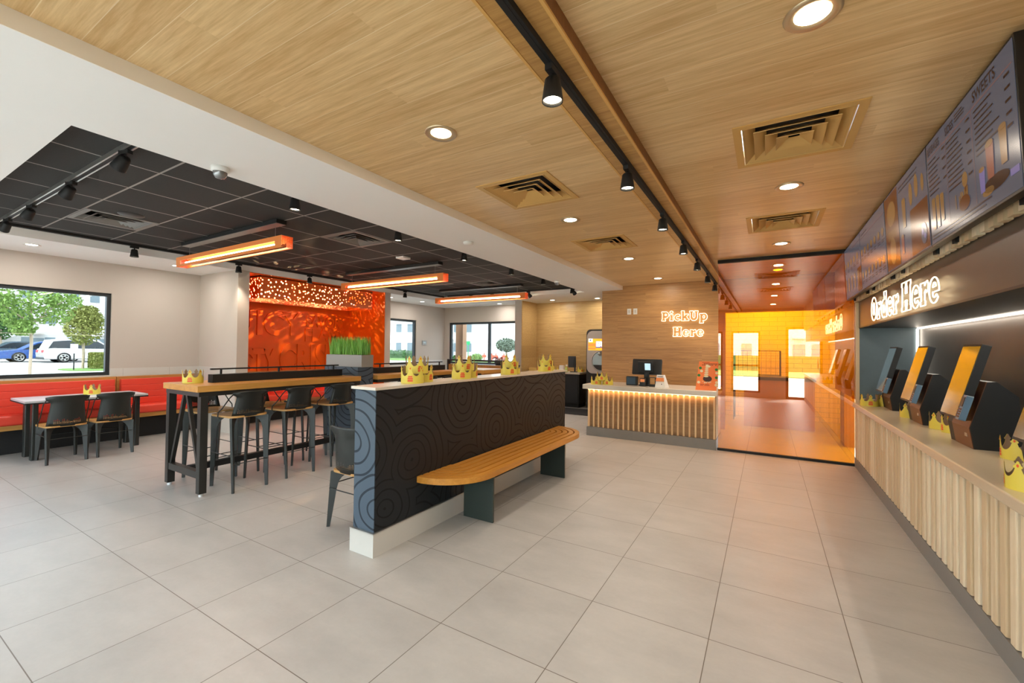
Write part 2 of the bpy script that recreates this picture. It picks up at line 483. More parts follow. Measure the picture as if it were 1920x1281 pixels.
m_ventdark = mat('vent_shadow_duct', '#20242A', .6)
m_ventb = mat('vent_black', '#2A2B2C', .45)
m_lens = glow('lens_glow', (1, .84, .60), 12)
m_lensw = glow('lens_glow_white', (1, .92, .80), 9)
m_neon = glow('neon_tube', (1, .74, .42), 2.7)
m_led = glow('led_strip', (1, .86, .70), 3.2)
m_ledw = glow('led_strip_warm', (1, .62, .30), 2)
m_tube = glow('pendant_tube', (1, .80, .62), 9)
m_reflector = mat('reflector', '#E8E2D4', .25, .5)
m_plwhite = mat('white_plastic', '#E6E5E1', .4)
m_brown = mat('kiosk_bronze', '#6B4430', .4, .3)
m_kblack = mat('kiosk_black', '#14181C', .5)
m_screen = mat('kiosk_screen', '#1A1A1A', .08, 0, .8, coat=.6)
# ================================================================ the room
XL = -8.72; YB = 10.45; YF = -1.6; ZW = 2.70; ZC = 2.78; YP = 8.8; YG = 6.94; H = .15
m_bceil = tiled('black_ceiling_tile', '#383837', '#9A9791', (.61, .61), (-4.11, .83), 'xy', .016, .8, .5, .2, soft=120)

struct('floor', MB().box(XL-.2, 2.2, YF-.2, 12.2, -.12, 0), m_floor)

# wood ceiling over the counter side, two bays with a lower strip between them
VH = [(x-.285, x+.285, y-.285, y+.285) for x, y in ((.145, 3.16), (-1.735, 3.16), (.145, 5.16), (-1.745, 5.17))]
c = MB(); slab_holes(c, -2.58, -.905, YF, YP, ZC, ZC+.1, [h for h in VH if h[0] < -.9]); slab_holes(c, -.695, 2.2, YF, YP, ZC, ZC+.1, [h for h in VH if h[0] > -.9])
struct('ceiling', c, m_ceilwood, 'wood plank ceiling over the order counter side')
b = MB(); b.box(-.905, -.695, YF, YP, ZW, ZC+.1)
beam = struct('trim_1', b, m_beam, 'lowered wood strip in the ceiling carrying the track')
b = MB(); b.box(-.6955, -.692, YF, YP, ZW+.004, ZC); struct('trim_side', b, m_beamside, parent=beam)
b = MB(); b.box(-.911, -.898, YF, YP, ZW-.003, ZW+.01); b.box(-.702, -.688, YF, YP, ZW-.003, ZW+.008)
struct('edge_strip', b, m_striptrim, parent=beam)
# white ceiling round the black recess
c = MB()
c.box(-3.42, -2.585, YF, YP, ZW, ZW+.2); c.box(XL, -7.5, YF, YB, ZW, ZW+.2)
c.box(-7.5, -3.42, YF, .78, ZW, ZW+.2); c.box(-7.5, -3.0, YP, YB, ZW, ZW+.2); c.box(-3.42, -3.0, YP-.0, YP, ZW, ZW+.2)
c.box(-3.0, -2.2, YP+.1, YB, ZW, ZW+.2)
struct('ceiling', c, m_white, 'white painted ceiling around the black tile recess')
struct('trim_2', MB().box(-2.585, -2.578, YF, YP, ZW, ZC), m_soff, 'beige edge of the white soffit beside the wood ceiling')
BH = [(x-.26, x+.26, y-.26, y+.26) for x, y in ((-6.10, 1.74), (-4.42, 3.58), (-5.03, 7.33), (-5.95, 6.75))]
struct('ceiling', slab_holes(MB(), -7.5, -3.42, .78, YP, 2.80, 2.88, BH), m_bceil, 'black acoustic tile ceiling with a pale metal grid')

def wall_holes(mb, axis, p0, p1, a0, a1, z0, z1, holes):
    """wall slab between p0..p1 on AXIS running a0..a1, with rectangular openings"""
    cuts = sorted(set([a0, a1] + [h[0] for h in holes] + [h[1] for h in holes]))
    for s, e in zip(cuts, cuts[1:]):
        hs = [h for h in holes if h[0] <= s + 1e-6 and h[1] >= e - 1e-6]
        segs = [(z0, z1)]
        if hs: segs = [(z0, hs[0][2]), (hs[0][3], z1)]
        for u, v in segs:
            if v - u < 1e-4: continue
            if axis == 'x': mb.box(p0, p1, s, e, u, v)
            else: mb.box(s, e, p0, p1, u, v)
    return mb
W1 = (-1.1, 2.49, .97, 2.235); W2 = (7.35, 9.20, .97, 2.24); W3 = (-8.53, -5.75, .97, 2.235)
struct('wall_left', wall_holes(MB(), 'x', XL-H, XL, YF, YB+H, 0, ZW+.2, [W1, W2]), m_wall)
struct('wall_back', wall_holes(MB(), 'y', YB, YB+H, XL, -2.2, 0, ZW+.2, [W3]), m_wall)
FW = [(-8.4+i*1.06, -8.4+i*1.06+.80, .15, 2.08) for i in range(8)]
DOOR = (.50, 1.42, 0.0, 2.2)
FW = [f for f in FW if f[1] < .35]
struct('wall_front', wall_holes(MB(), 'y', YF-H, YF, XL, 2.2, 0, ZC+.1, FW + [DOOR]), m_wall)

def window(axis, p, a0, a1, z0, z1, name, mull=(), fw=.05, out=-1, rail=None, gm=None):
    """dark frame + pane; OUT: side of the outdoors"""
    f = MB(); d0, d1 = p - .035, p + .035
    def bx(a, b, u, v):
        if axis == 'x': f.box(d0, d1, a, b, u, v)
        else: f.box(a, b, d0, d1, u, v)
    bx(a0, a0+fw, z0, z1); bx(a1-fw, a1, z0, z1); bx(a0+fw, a1-fw, z0, z0+fw); bx(a0+fw, a1-fw, z1-fw, z1)
    for m_ in mull: bx(m_-fw*.6, m_+fw*.6, z0+fw, z1-fw)
    if rail: bx(a0+fw, a1-fw, rail-.03, rail+.03)
    w = struct(name, f, m_frame)
    g = MB()
    if axis == 'x': g.box(p-.004, p+.004, a0+fw, a1-fw, z0+fw, z1-fw)
    else: g.box(a0+fw, a1-fw, p-.004, p+.004, z0+fw, z1-fw)
    g.build('pane', gm or m_glass, w)
    return w
window('x', XL-.07, *W1, 'window_1', gm=m_glasst)
window('x', XL-.07, *W2, 'window_2', fw=.06, gm=m_glasst)
window('y', YB+.07, *W3, 'window_3', mull=(-7.05,), fw=.06, gm=m_glasst)
for i, f in enumerate(FW): window('y', YF-.07, *f, 'window_%d' % (i+4), rail=1.0)
d = window('y', YF-.07, *DOOR, 'door_1', fw=.07)
MB().box(1.28, 1.32, YF-.0, YF+.03, .95, 1.25).build('door_handle', m_alu, d)
# daylight portals in the window openings
for (loc, rot, sx, sy) in (((XL-.16, .7, 1.6), (0, R(-90), 0), 1.3, 3.6), ((XL-.16, 8.27, 1.6), (0, R(-90), 0), 1.3, 1.9),
                           ((-7.14, YB+.16, 1.6), (R(-90), 0, 0), 2.8, 1.3), ((-3.6, YF-.16, 1.15), (R(90), 0, 0), 10.4, 2.3)):
    l = bpy.data.lights.new('daylight_portal', 'AREA'); l.shape = 'RECTANGLE'; l.size = sx; l.size_y = sy
    l.cycles.is_portal = True
    o = bpy.data.objects.new('daylight_portal', l); COL.objects.link(o); o.location = loc; o.rotation_euler = rot

# wainscot tiles
t = MB(); t.box(XL, XL+.012, 2.49, 3.69, 0, 1.075); t.box(XL, XL+.012, YF, 2.49, 0, .965); t.box(XL, XL+.012, 7.0, 7.35, 0, 1.075)
t.box(XL, XL+.012, 9.2, YB, 0, 1.075); t.box(XL, XL+.012, 7.35, 9.2, 0, .965)
struct('trim_3', t, m_wainscot, 'pale tile wainscot along the left wall')
t = MB(); t.box(XL+.012, -7.45, 3.678, 3.69, 0, 1.075)
t.box(XL+.012, W3[0], YB-.012, YB, 0, 1.075); t.box(W3[0], W3[1], YB-.012, YB, 0, .965)
struct('trim_4', t, m_base_l, 'pale tile wainscot on the return wall')

# recessed orange feature bay on the left
w = MB(); w.box(XL, -7.45, 3.69, 3.87, 0, ZW); w.box(XL, -7.45, 6.84, 7.0, 0, ZW)
struct('wall_bay', w, m_wall, 'white piers either side of the orange bay')
bay = struct('wall_orange', MB().box(XL, -8.66, 3.87, 6.84, 0, ZW-.004), m_orange, 'orange back wall of the bay with raised lettering')
struct('trim_10', MB().box(-8.66, -7.47, 3.87, 3.882, 0, ZW-.004), m_orange, 'orange near side of the bay')
struct('trim_11', MB().box(-8.66, -7.455, 6.828, 6.84, 0, ZW-.004), m_orange, 'orange far side of the bay')
struct('ceiling', MB().box(-8.66, -7.51, 3.882, 6.828, ZW-.012, ZW-.004), m_orange, 'orange ceiling of the bay')
L = MB()
def relief(txt, y0, y1, z0, z1):
    t = MB(); text_mb(t, txt, 1.0, 0, 0, bold=.035)
    xs = [v[0] for v in t.v]; zs = [v[2] for v in t.v]; ax, bx_, az, bz = min(xs), max(xs), min(zs), max(zs)
    cu = bpy.data.curves.new('t', 'FONT'); cu.body = txt; cu.size = 1; cu.offset = .035; cu.extrude = .012; cu.bevel_depth = .006; cu.resolution_u = 4
    o = bpy.data.objects.new('t', cu); COL.objects.link(o); bpy.context.view_layer.update()
    me = bpy.data.meshes.new_from_object(o.evaluated_get(bpy.context.evaluated_depsgraph_get()))
    vs = [(-8.652 + v.co.z, y0 + (v.co.x-ax)/(bx_-ax)*(y1-y0), z0 + (v.co.y-az)/(bz-az)*(z1-z0)) for v in me.vertices]
    L.add(vs, [list(p.vertices) for p in me.polygons])
    bpy.data.objects.remove(o); bpy.data.curves.remove(cu); bpy.data.meshes.remove(me)
relief('JUICY', 3.98, 5.62, 1.52, 2.16); relief('SAVORY', 5.70, 6.74, 1.88, 2.13); relief('FLAMY', 5.68, 6.76, 1.56, 1.84)
relief('TASTY', 3.95, 5.05, .86, 1.40); relief('CRISPY', 5.12, 6.78, .86, 1.50)
L.build('relief_lettering', m_orange, bay)

# perforated light box in the bay
lb = thing('lightbox', 'perforated orange metal light box glowing at the top of the orange bay', 'light box', (-8.02, 5.36, 2.29))
b = MB(); x0, x1, y0, y1, z0, z1 = -.43, .42, -1.235, 1.235, 0, .37
b.quad((x1,y0,z0),(x1,y1,z0),(x1,y1,z1),(x1,y0,z1)); b.quad((x0,y0,z0),(x1,y0,z0),(x1,y0,z1),(x0,y0,z1))
b.quad((x0,y0,z0),(x0,y1,z0),(x1,y1,z0),(x1,y0,z0)); b.quad((x0,y1,z0),(x1,y1,z0),(x1,y1,z1),(x0,y1,z1))
b.quad((x0,y0,z0),(x0,y1,z0),(x0,y1,z1),(x0,y0,z1))
b.build('perforated_shell', m_perfbox, lb)
MB().box(x0, x1, y0, y1, z1, z1+.004).build('top_plate', m_orange, lb)
MB().box(x0+.01, x0+.014, y0+.01, y1-.01, .01, z1).box(x0+.01, x1-.01, y0+.01, y1-.01, z1-.006, z1-.002).build('reflector', mat('lightbox_liner', '#F2E2C0', .6), lb)
for yy in (y0, -.01, y1-.02): MB().box(x0, x1, yy, yy+.02, z1+.004, z1+.024).build('bracket', m_blackm, lb)
_lt = glow('lightbox_tube', (1, .82, .6), 10)
for ya, yb in ((-1.0, -.45), (.25, 1.1)): MB().cyl((.0, ya, .12), (.0, yb, .12), .01).build('light_tube', _lt, lb)
for yy in (-.70, .55): lamp(lb, 'POINT', 30, (1, .66, .34), (0.0, yy, .2), .004)

# partition pier by the back window, wood panelled inside
w = MB(); w.box(-5.66, -5.46, 9.62, YB, 0, ZW)
struct('wall_partition', w, mottled('pier_tile', '#A9A29B', .06, 4, .5), 'grey tiled end of the partition pier beside the back window')
struct('trim_12', MB().box(-5.46, -5.44, 9.62, YB, 0, ZW), m_panelwood, 'wood panelled side of the partition pier')
w = MB().box(-5.44, -2.2, YB-.02, YB, 0, ZW)
struct('wall_panelling', w, m_panelwood, 'pale wood tile panelling around the drinks corner')

# pickup wall, with header over the kitchen opening
w = MB(); w.box(-3.02, -.66, YP, YP+.14, 0, ZC); w.box(-.66, 1.0, YP, YP+.14, 2.16, ZC); w.box(.97, 1.0, YG+.03, YP, .85, ZC)
struct('wall_pickup', w, m_walwood)
k = MB(); k.box(-2.2, 1.6, 10.9, 11.0, 0, 2.9); k.box(1.45, 1.6, YP, 10.9, 0, 2.9); k.box(-2.25, -2.15, YP+.14, 10.9, 0, 2.9)
struct('wall_kitchen', k, tiled('subway_tile', '#E9E6DE', '#8F8A80', (.30, .10), (.05, .0), 'xz', .006, .2, .02, offset=.5, spec=.6))
struct('ceiling', MB().box(-2.2, 1.6, YP+.14, 11.0, 2.75, 2.85), m_white, 'white kitchen ceiling seen through the orange glass')

# right wall: fascia, alcove, slats
XA = 1.57
w = MB(); w.box(1.0, 1.7, YF, 6.9, 1.77, 2.2)
struct('wall_right', w, m_stone)
struct('wall_service', MB().box(1.0, 2.2, YF, YG, 2.2, ZC), m_blackm)
struct('wall_end', MB().box(1.0, 1.6, 6.9, YG+.05, .812, 2.2), m_blackm)
struct('wall_alcove', MB().box(XA+.03, 1.72, YF, 6.9, 0, 1.77), m_blackm)
struct('trim_13', MB().box(1.01, XA, 6.87, 6.884, .81, .872), m_quartz_w, 'pale upstand at the far end of the order counter')
struct('trim_5', MB().box(1.0, XA, YF, 6.9, 1.755, 1.77), m_soffdark, 'dark underside of the kiosk alcove')
struct('trim_6', MB().box(XA, XA+.03, YF, 6.9, .81, 1.77), m_stone, 'dark stone back panel of the kiosk alcove')
struct('trim_7', MB().box(1.006, XA, 6.885, 6.9, .87, 1.755), m_stone_b, 'blue grey side panel at the far end of the kiosk alcove')
struct('trim_8', MB().box(.972, 1.006, 6.88, YG-.01, .81, 2.08), m_slat, 'pale wood post at the end of the alcove')
u = MB(); y = YF
while y < 6.86:
    u.box(.955, .99, y, y+.056, 2.08, ZC); y += .1
u.box(.99, 1.0, YF, 6.86, 2.09, ZC, 1)
struct('trim_9', u, (m_slat, m_backwood), 'band of pale wood slats above the sign')
l = MB(); l.box(1.546, 1.564, YF, 6.87, 1.738, 1.752); l.box(1.54, 1.56, 6.868, 6.884, .88, 1.738)
led = tag(l.build('led_strip', m_led), 'white light strip along the back edges of the kiosk alcove', 'light strip')
lamp(led, 'AREA', 16, (1, .88, .74), (1.53, 2.8, 1.73), 8.0, (0, R(20), 0), shape='RECTANGLE', size=.03, size_y=8.0) if False else None
_l = lamp(led, 'AREA', 8, (1, .88, .74), (1.535, 3.4, 1.735), shape='RECTANGLE', size=.03, size_y=6.6, rot=(0, R(12), 0))

# orange glass screen
gs = MB().box(-.612, .962, YG-.006, YG+.006, .03, 2.775)
g_ = thing('glass_screen', 'tall orange tinted glass screen between the pickup counter and the kiosk wall', 'glass screen', (.17, YG, 0))
MB().box(-.782, .792, -.006, .006, .03, 2.775).build('pane', m_glassor, g_)
MB().box(-.79, .80, -.025, .025, 0, .032).build('bottom_channel', m_blackm, g_)
MB().box(-.79, .80, -.035, .035, 2.735, 2.779).build('top_channel', m_blackm, g_)
# ================================================================ counters
# order counter with kiosks
oc = thing('order_counter', 'long order counter along the right wall with pale slats and quartz top', 'counter', (1.25, 2.7, 0))
def loc_(mb, o): 
    L = o.location; mb.v = [(v[0]-L[0], v[1]-L[1], v[2]-L[2]) for v in mb.v]; return mb
loc_(MB().rbox(.945, XA, YF+.02, 6.935, .75, .81, .008, 'y'), oc).build('countertop', m_quartz, oc)
loc_(MB().box(1.022, 1.5, YF+.02, 6.93, .12, .75), oc).build('carcass', mat('carcass_gap_shade', '#75604A', .6), oc)  # darkened so the shade between the slats is in the colour
loc_(MB().box(.962, 1.5, YF+.02, 6.93, 0, .118), oc).build('plinth', m_base_g, oc)
s = MB(); y = YF+.03
while y < 6.86:
    s.rbox(.964, 1.024, y, y+.062, .122, .75, .007, 'z', seg=2); y += .1
loc_(s, oc).build('slat_panel', m_slat, oc)
# pickup counter
pc = thing('pickup_counter', 'pickup counter with lit wood slats and pale quartz top', 'counter', (-1.63, 7.3, 0))
loc_(MB().rbox(-2.68, -.622, 6.84, 7.72, .785, .86, .008, 'x'), pc).build('countertop', m_quartz_w, pc)
loc_(MB().box(-2.60, -.64, 6.94, 7.66, .15, .785), pc).build('carcass', m_backwood, pc)
loc_(MB().box(-2.62, -.632, 6.88, 7.68, 0, .145), pc).build('plinth', m_base_g, pc)
s = MB()
for i in range(24):
    x = -2.60 + i * .0838
    s.box(x, x+.024, 6.905, 6.94, .15, .785)
for i in range(8): s.box(-2.625, -2.60, 6.95+i*.09, 6.975+i*.09, .15, .785)
loc_(s, pc).build('slat_panel', m_slat_w, pc)
loc_(MB().box(-2.6, -.65, 6.882, 6.898, .775, .785), pc).build('light_strip', m_ledw, pc)
lamp(pc, 'AREA', 1.5, (1, .55, .22), (0.0, -.40, .77), shape='RECTANGLE', size=1.9, size_y=.02, rot=(R(15), 0, 0))

# low divider wall
dw = thing('divider_wall', 'low dark divider wall with engraved contour loops and a stone cap', 'divider wall', (-2.435, 3.7, 0))
loc_(MB().box(-2.535, -2.335, 2.075, 5.30, .16, 1.15), dw).build('core', m_navy, dw)
loc_(MB().box(-2.3349, -2.328, 2.072, 5.305, .165, 1.148), dw).build('side_panel', m_contour, dw)
loc_(MB().box(-2.542, -2.5351, 2.072, 5.305, .165, 1.148), dw).build('side_panel', m_contour, dw)
loc_(MB().box(-2.540, -2.330, 2.066, 2.0749, .165, 1.148), dw).build('end_panel', m_contour_lit, dw)
loc_(MB().box(-2.556, -2.315, 2.05, 5.32, 0, .158), dw).build('plinth', m_base_l, dw)
loc_(MB().box(-2.558, -2.313, 2.047, 5.322, .158, .166), dw).build('edge_trim', m_alu, dw)
loc_(MB().box(-2.560, -2.310, 2.045, 5.325, 1.15, 1.17), dw).build('cap', m_quartz_w, dw)

# ---- bench
bn = thing('wooden_bench', 'slatted golden wood bench with rounded ends on dark panel legs', 'bench', (-2.1, 3.8, 0))
def rr(x, r):  # end outline helper
    return x
def stad(x1, y0, y1, xw, n=14):
    """outline of the seat: straight wall side at XW, quarter-round corners on the room side reaching X1"""
    r = x1 - xw; P = [(xw, y0)]
    for k in range(n+1):
        t = R(-90 + 90*k/n); P.append((xw + r*math.cos(t), y0 + r + r*math.sin(t)))
    for k in range(n+1):
        t = R(90*k/n); P.append((xw + r*math.cos(t), y1 - r + r*math.sin(t)))
    P.append((xw, y1)); return P
XW = -2.325; X1 = -1.90; Y0 = 2.48; Y1 = 5.10
sl = MB()
nb = 6; wd = (X1 - XW) / nb; gap = .016
for i in range(nb):
    ro = (X1 - XW) - i*wd; ri = ro - wd + gap
    c0 = Y0 + (X1-XW); c1 = Y1 - (X1-XW); n = 14; O = []; I = []
    for k in range(n+1):
        t = R(-90 + 90*k/n); O.append((XW + ro*math.cos(t), c0 + ro*math.sin(t))); I.append((XW + max(ri,.002)*math.cos(t), c0 + max(ri,.002)*math.sin(t)))
    for k in range(n+1):
        t = R(90*k/n); O.append((XW + ro*math.cos(t), c1 + ro*math.sin(t))); I.append((XW + max(ri,.002)*math.cos(t), c1 + max(ri,.002)*math.sin(t)))
    m = len(O); zb, zt = .405, .452
    vs = [(p[0], p[1], zb) for p in O] + [(p[0], p[1], zt) for p in O] + [(p[0], p[1], zt) for p in I] + [(p[0], p[1], zb) for p in I]
    fs = []
    for k in range(m-1):
        for a in range(4):
            b_ = (a+1) % 4; fs.append([a*m+k, a*m+k+1, b_*m+k+1, b_*m+k])
    fs += [[0, m, 2*m, 3*m], [m-1, 4*m-1, 3*m-1, 2*m-1]]
    sl.add(vs, fs)
loc_(sl, bn).build('seat_slats', m_bench, bn)
loc_(MB().prism([(p[0]*1.0, p[1]) for p in stad(X1-.03, Y0+.03, Y1-.03, XW)], .392, .404, 'z'), bn).build('seat_base', m_blackm, bn)
for yy in (2.985, 4.445):
    loc_(MB().box(-2.25, -1.95, yy, yy+.02, 0, .392), bn).build('leg', mat('bench_leg_metal', '#303A36', .4), bn)
loc_(MB().box(-2.12, -2.08, 3.0, 4.45, .36, .392), bn).build('stretcher', m_blackm, bn)

# ================================================================ seating
def seatpoly(w=.205, f=.20, b=.195, r=.07, n=5):
    P = []
    for cx, cy, st in ((f-r, -w+r, -90), (f-r, w-r, 0), (-b+r, w*.92-r, 90), (-b+r, -w*.92+r, 180)):
        for k in range(n+1):
            t = R(st + 90*k/n); P.append((cx + r*math.cos(t), cy + r*math.sin(t)))
    return P
def make_seat(name, label, cat, zs, bh, spread, foot, rods, backmat, group, bw=.175):
    """seat facing local +X; ZS seat height, BH back height above it"""
    t = thing(name, label, cat, group=group)
    MB().prism(seatpoly(), zs-.014, zs+.004, 'z').build('seat', m_ply, t, bevel=.004)
    # backrest: one bent sheet; half-width profile from foot to the winged top
    prof = [(0, 1.02), (.15, .98), (.40, .92), (.66, .86), (.76, .85), (.81, .90), (.85, 1.04), (.90, 1.10), (.96, 1.11), (1.0, 1.07)]
    rows = []; n = 12
    for q, wv in prof:
        row = []
        z = zs - .006 + bh * q
        for k in range(n+1):
            s_ = -1 + 2*k/n; yy = s_ * bw * wv
            zz = z - (.018 * abs(s_)**6 if q == 1.0 else 0)
            xx = -.200 - .05*q + .055 * s_*s_
            row.append((xx, yy, zz))
        rows.append(row)
    MB().grid(rows).build('backrest', backmat, t, solid=.004)
    for sd in (-1, 1):
        P = [(-.175, sd*bw*1.02, zs+bh*.86), (-.15, sd*(bw*1.15), zs+bh*.72), (-.06, sd*.205, zs+bh*.30), (0.0, sd*.212, zs+.035), (.01, sd*.212, zs-.012), (-.01, sd*.205, zs-.03)]
        MB().tube(P, .006, 6).build('armrest', m_metal, t)
    # tapering angle-iron legs
    for sx in (-1, 1):
        for sy in (-1, 1):
            tx, ty = sx*.165, sy*.165; fx, fy = sx*(foot[0]), sy*(foot[1])
            lg = MB(); dx, dy = sx*.7071, sy*.7071; th = .010
            prof2 = [(zs-.014, .150), (zs-.035, .125), (zs-.065, .088), (zs-.10, .066), (zs-.16, .054), (zs*.4, .044), (0.0, .026)]
            rws = []
            for z, w_ in prof2:
                q = (zs-.014 - z) / (zs-.014); cx = tx + (fx-tx)*q + sx*.022; cy = ty + (fy-ty)*q + sy*.022
                rws.append([(cx-dy*th, cy+dx*th, z), (cx+dy*th, cy-dx*th, z), (cx-dx*w_+dy*th, cy-dy*w_-dx*th, z), (cx-dx*w_-dy*th, cy-dy*w_+dx*th, z)])
            lg.grid(rws, sm=False, closed=True); lg.add(rws[-1], [(0, 1, 2, 3)]); lg.add(rws[0], [(3, 2, 1, 0)])
            q_ = lg.build('leg', m_metal, t)
    for z in rods:
        q = (zs-.014 - z) / (zs-.014)
        px = .165 + (foot[0]-.165)*q + .022; py = .165 + (foot[1]-.165)*q + .022
        st = MB()
        for sg_ in (-1, 1):
            a_, b_ = ((sg_*px, -py, z), (sg_*px, py, z)) if z == rods[0] else ((-px, sg_*py, z), (px, sg_*py, z))
            MB().cyl(a_, b_, .005, seg=6).build('stretcher', m_metal, t)
    return t

ch = make_seat('dining_chair', 'dark metal chair at the booth table, the one nearer the left picture edge', 'chair', .45, .375, 0, (.20, .16), (.30, .33), m_chairback, 'metal chairs at the booth table')
ch.location = (-7.55, 1.72, 0); ch.rotation_euler = (0, 0, PI)
dup(ch, (-7.55, 2.17, 0), PI, 'dark metal chair at the booth table, the one nearer the bar table')
dup(ch, (-2.865, 2.44, 0), R(90), 'olive metal chair half hidden behind the near end of the divider wall', 'metal chairs behind the divider wall')

stl = make_seat('bar_stool', 'black bar stool on the aisle side, closest to the near end of the bar table', 'bar stool', .745, .255, 0, (.20, .15), (.28, .36), m_stoolback, 'bar stools on the aisle side of the first bar table', bw=.158)
stl.location = (-4.70, 2.38, 0); stl.rotation_euler = (0, 0, PI)
dup(stl, (-4.73, 2.94, 0), PI, 'black metal bar stool, middle one on the aisle side of the first bar table')
dup(stl, (-4.73, 3.50, 0), PI, 'black metal bar stool on the aisle side right beside the planter post')
g2 = 'bar stools on the window side of the first bar table'
dup(stl, (-5.27, 2.36, 0), 0, 'black metal bar stool on the window side nearest the bar table frame end', g2)
dup(stl, (-5.27, 2.93, 0), 0, 'black metal bar stool in the middle of the window side of the first bar table', g2)
dup(stl, (-5.27, 3.49, 0), 0, 'black metal bar stool on the window side beside the planter post', g2)
g3 = 'bar stools at the second bar table'
dup(stl, (-4.73, 4.62, 0), PI, 'black bar stool just past the planter post at the second bar table', g3)
dup(stl, (-4.73, 5.11, 0), PI, 'black bar stool seen behind the first crowns at the second bar table', g3)
dup(stl, (-4.73, 5.60, 0), PI, 'black bar stool at the far end of the second bar table', g3)

# ---- bar tables
bt = thing('bar_table', 'long wood topped bar table on a dark steel frame with braced end', 'table', (-4.99, 2.9, 0))
def bar_parts(t, y0, y1, frame=True, near=True):
    X0, X1_ = -.37, .37
    MB().box(X0, X1_, y0, y1, 1.0, 1.06).build('tabletop', m_table, t, bevel=.002)
    MB().box(X0+.02, X1_-.02, y0+.02, y1, .955, 1.0).build('apron', m_steel, t)
    if near:
        for sx in (-1, 1):
            MB().box(sx*.335-.032, sx*.335+.032, y0+.03, y0+.095, .03, .955).build('leg', m_steel, t)
            MB().cyl((sx*.335, y0+.062, 0), (sx*.335, y0+.062, .03), .02).build('foot_glide', m_glide, t)
        MB().box(-.303, .303, y0+.035, y0+.09, .17, .235).build('crossbar', m_steel, t)
        for sx in (-1, 1):
            b = MB(); yy = y0+.062
            a0 = Vector((sx*.29, yy, .235)); a1 = Vector((sx*.03, yy, .955)); d = (a1-a0).normalized(); nrm = Vector((d.z, 0, -d.x))*.016
            P = [a0-nrm, a0+nrm, a1+nrm, a1-nrm]
            b.prism([(p.x, p.z) for p in P], yy-.016, yy+.016, 'y'); b.build('brace', m_steel, t)
    MB().box(-.03, .03, y0+.09 if near else y0, y1, .18, .24).build('rail', m_blackm, t)
    MB().box(-.05, .05, y0+.27, y1-.05, 1.06, 1.145).build('power_trough', m_blackm, t)
    g = MB(); g.box(-.014, .014, y0+.27, y1-.08, 1.192, 1.208)
    for yy in (y0+.37, (y0+y1)/2+.05, y1-.15): g.box(-.008, .008, yy-.008, yy+.008, 1.145, 1.192)
    g.build('guard_rail', m_blackm, t)
bar_parts(bt, -.95, .945)
bt2 = thing('bar_table', 'second wood topped bar table continuing beyond the planter post', 'table', (-4.99, 5.05, 0))
bar_parts(bt2, -.925, .95, near=False)
for sx in (-1, 1): MB().box(sx*.335-.032, sx*.335+.032, .86, .925, 0, .955).build('leg', m_steel, bt2)

pp = thing('planter_post', 'dark engraved post at the end of the bar table under the grass planter', 'post', (-5.03, 3.98, 0))
MB().box(-.36, .335, -.13, .13, .1, 1.175).build('body', m_contour_lit, pp)
MB().box(-.365, .34, -.135, .135, 0, .1).build('plinth', m_base_g, pp)
pl = thing('planter', 'grey rectangular planter of tall green grass on the post', 'planter', (-5.03, 3.98, 1.175))
b = MB(); b.box(-.375, .37, -.10, .10, 0, .165); b.build('planter_box', m_grey, pl, bevel=.003)
MB().box(-.36, .355, -.085, .085, .165, .168).build('soil', mat('soil', '#3A2E22', .9), pl)
g = MB()
for i in range(1500):
    x, y = rnd.uniform(-.35, .345), rnd.uniform(-.08, .08); h = rnd.uniform(.16, .27); a = rnd.uniform(0, PI); w = .0035
    bx, by = rnd.gauss(0, .018), rnd.gauss(0, .018)
    dx, dy = math.cos(a)*w, math.sin(a)*w
    g.add([(x-dx, y-dy, .166), (x+dx, y+dy, .166), (x+dx*.8+bx*.4, y+dy*.8+by*.4, .166+h*.55), (x-dx*.8+bx*.4, y-dy*.8+by*.4, .166+h*.55), (x+bx, y+by, .166+h)],
          [(0, 1, 2, 3), (3, 2, 4)])
tag(g.build('grass', m_grass, pl), kind='stuff')

# ---- booth benches
def booth(loc, rz, ln, label, depth=.33):
    """back against local -X plane, running along local Y"""
    t = thing('booth_bench', label, 'booth', loc, rz)
    MB().box(0, .10, -ln/2, ln/2, .12, .95).build('back_frame', m_booth_wood, t, bevel=.003)
    rows = MB(); n = 4
    for k in range(n):
        z0 = .52 + k*.098
        rows.rbox(.10, .165 + .008*(n-k), -ln/2+.035, ln/2-.035, z0, z0+.097, .007, 'y')
    rows.build('back_cushion', m_red, t)
    MB().rbox(.10, .10+depth, -ln/2, ln/2, .39, .52, .035, 'y', seg=5).build('seat_cushion', m_red, t)
    MB().box(.10, .08+depth, -ln/2, ln/2, .33, .39).build('seat_frame', m_booth_wood, t)
    MB().box(0, depth-.12, -ln/2, ln/2, 0, .33).build('base', m_blackm, t)
    return t
booth((XL+.02, .70, 0), 0, 3.66, 'long red vinyl booth bench below the parking lot window')
booth((XL+.02, 3.10, 0), 0, 1.13, 'short red vinyl booth bench in the corner beside the orange bay')
booth((-8.62, 5.36, 0), 0, 2.88, 'red booth bench inside the orange bay behind the stools', .45)

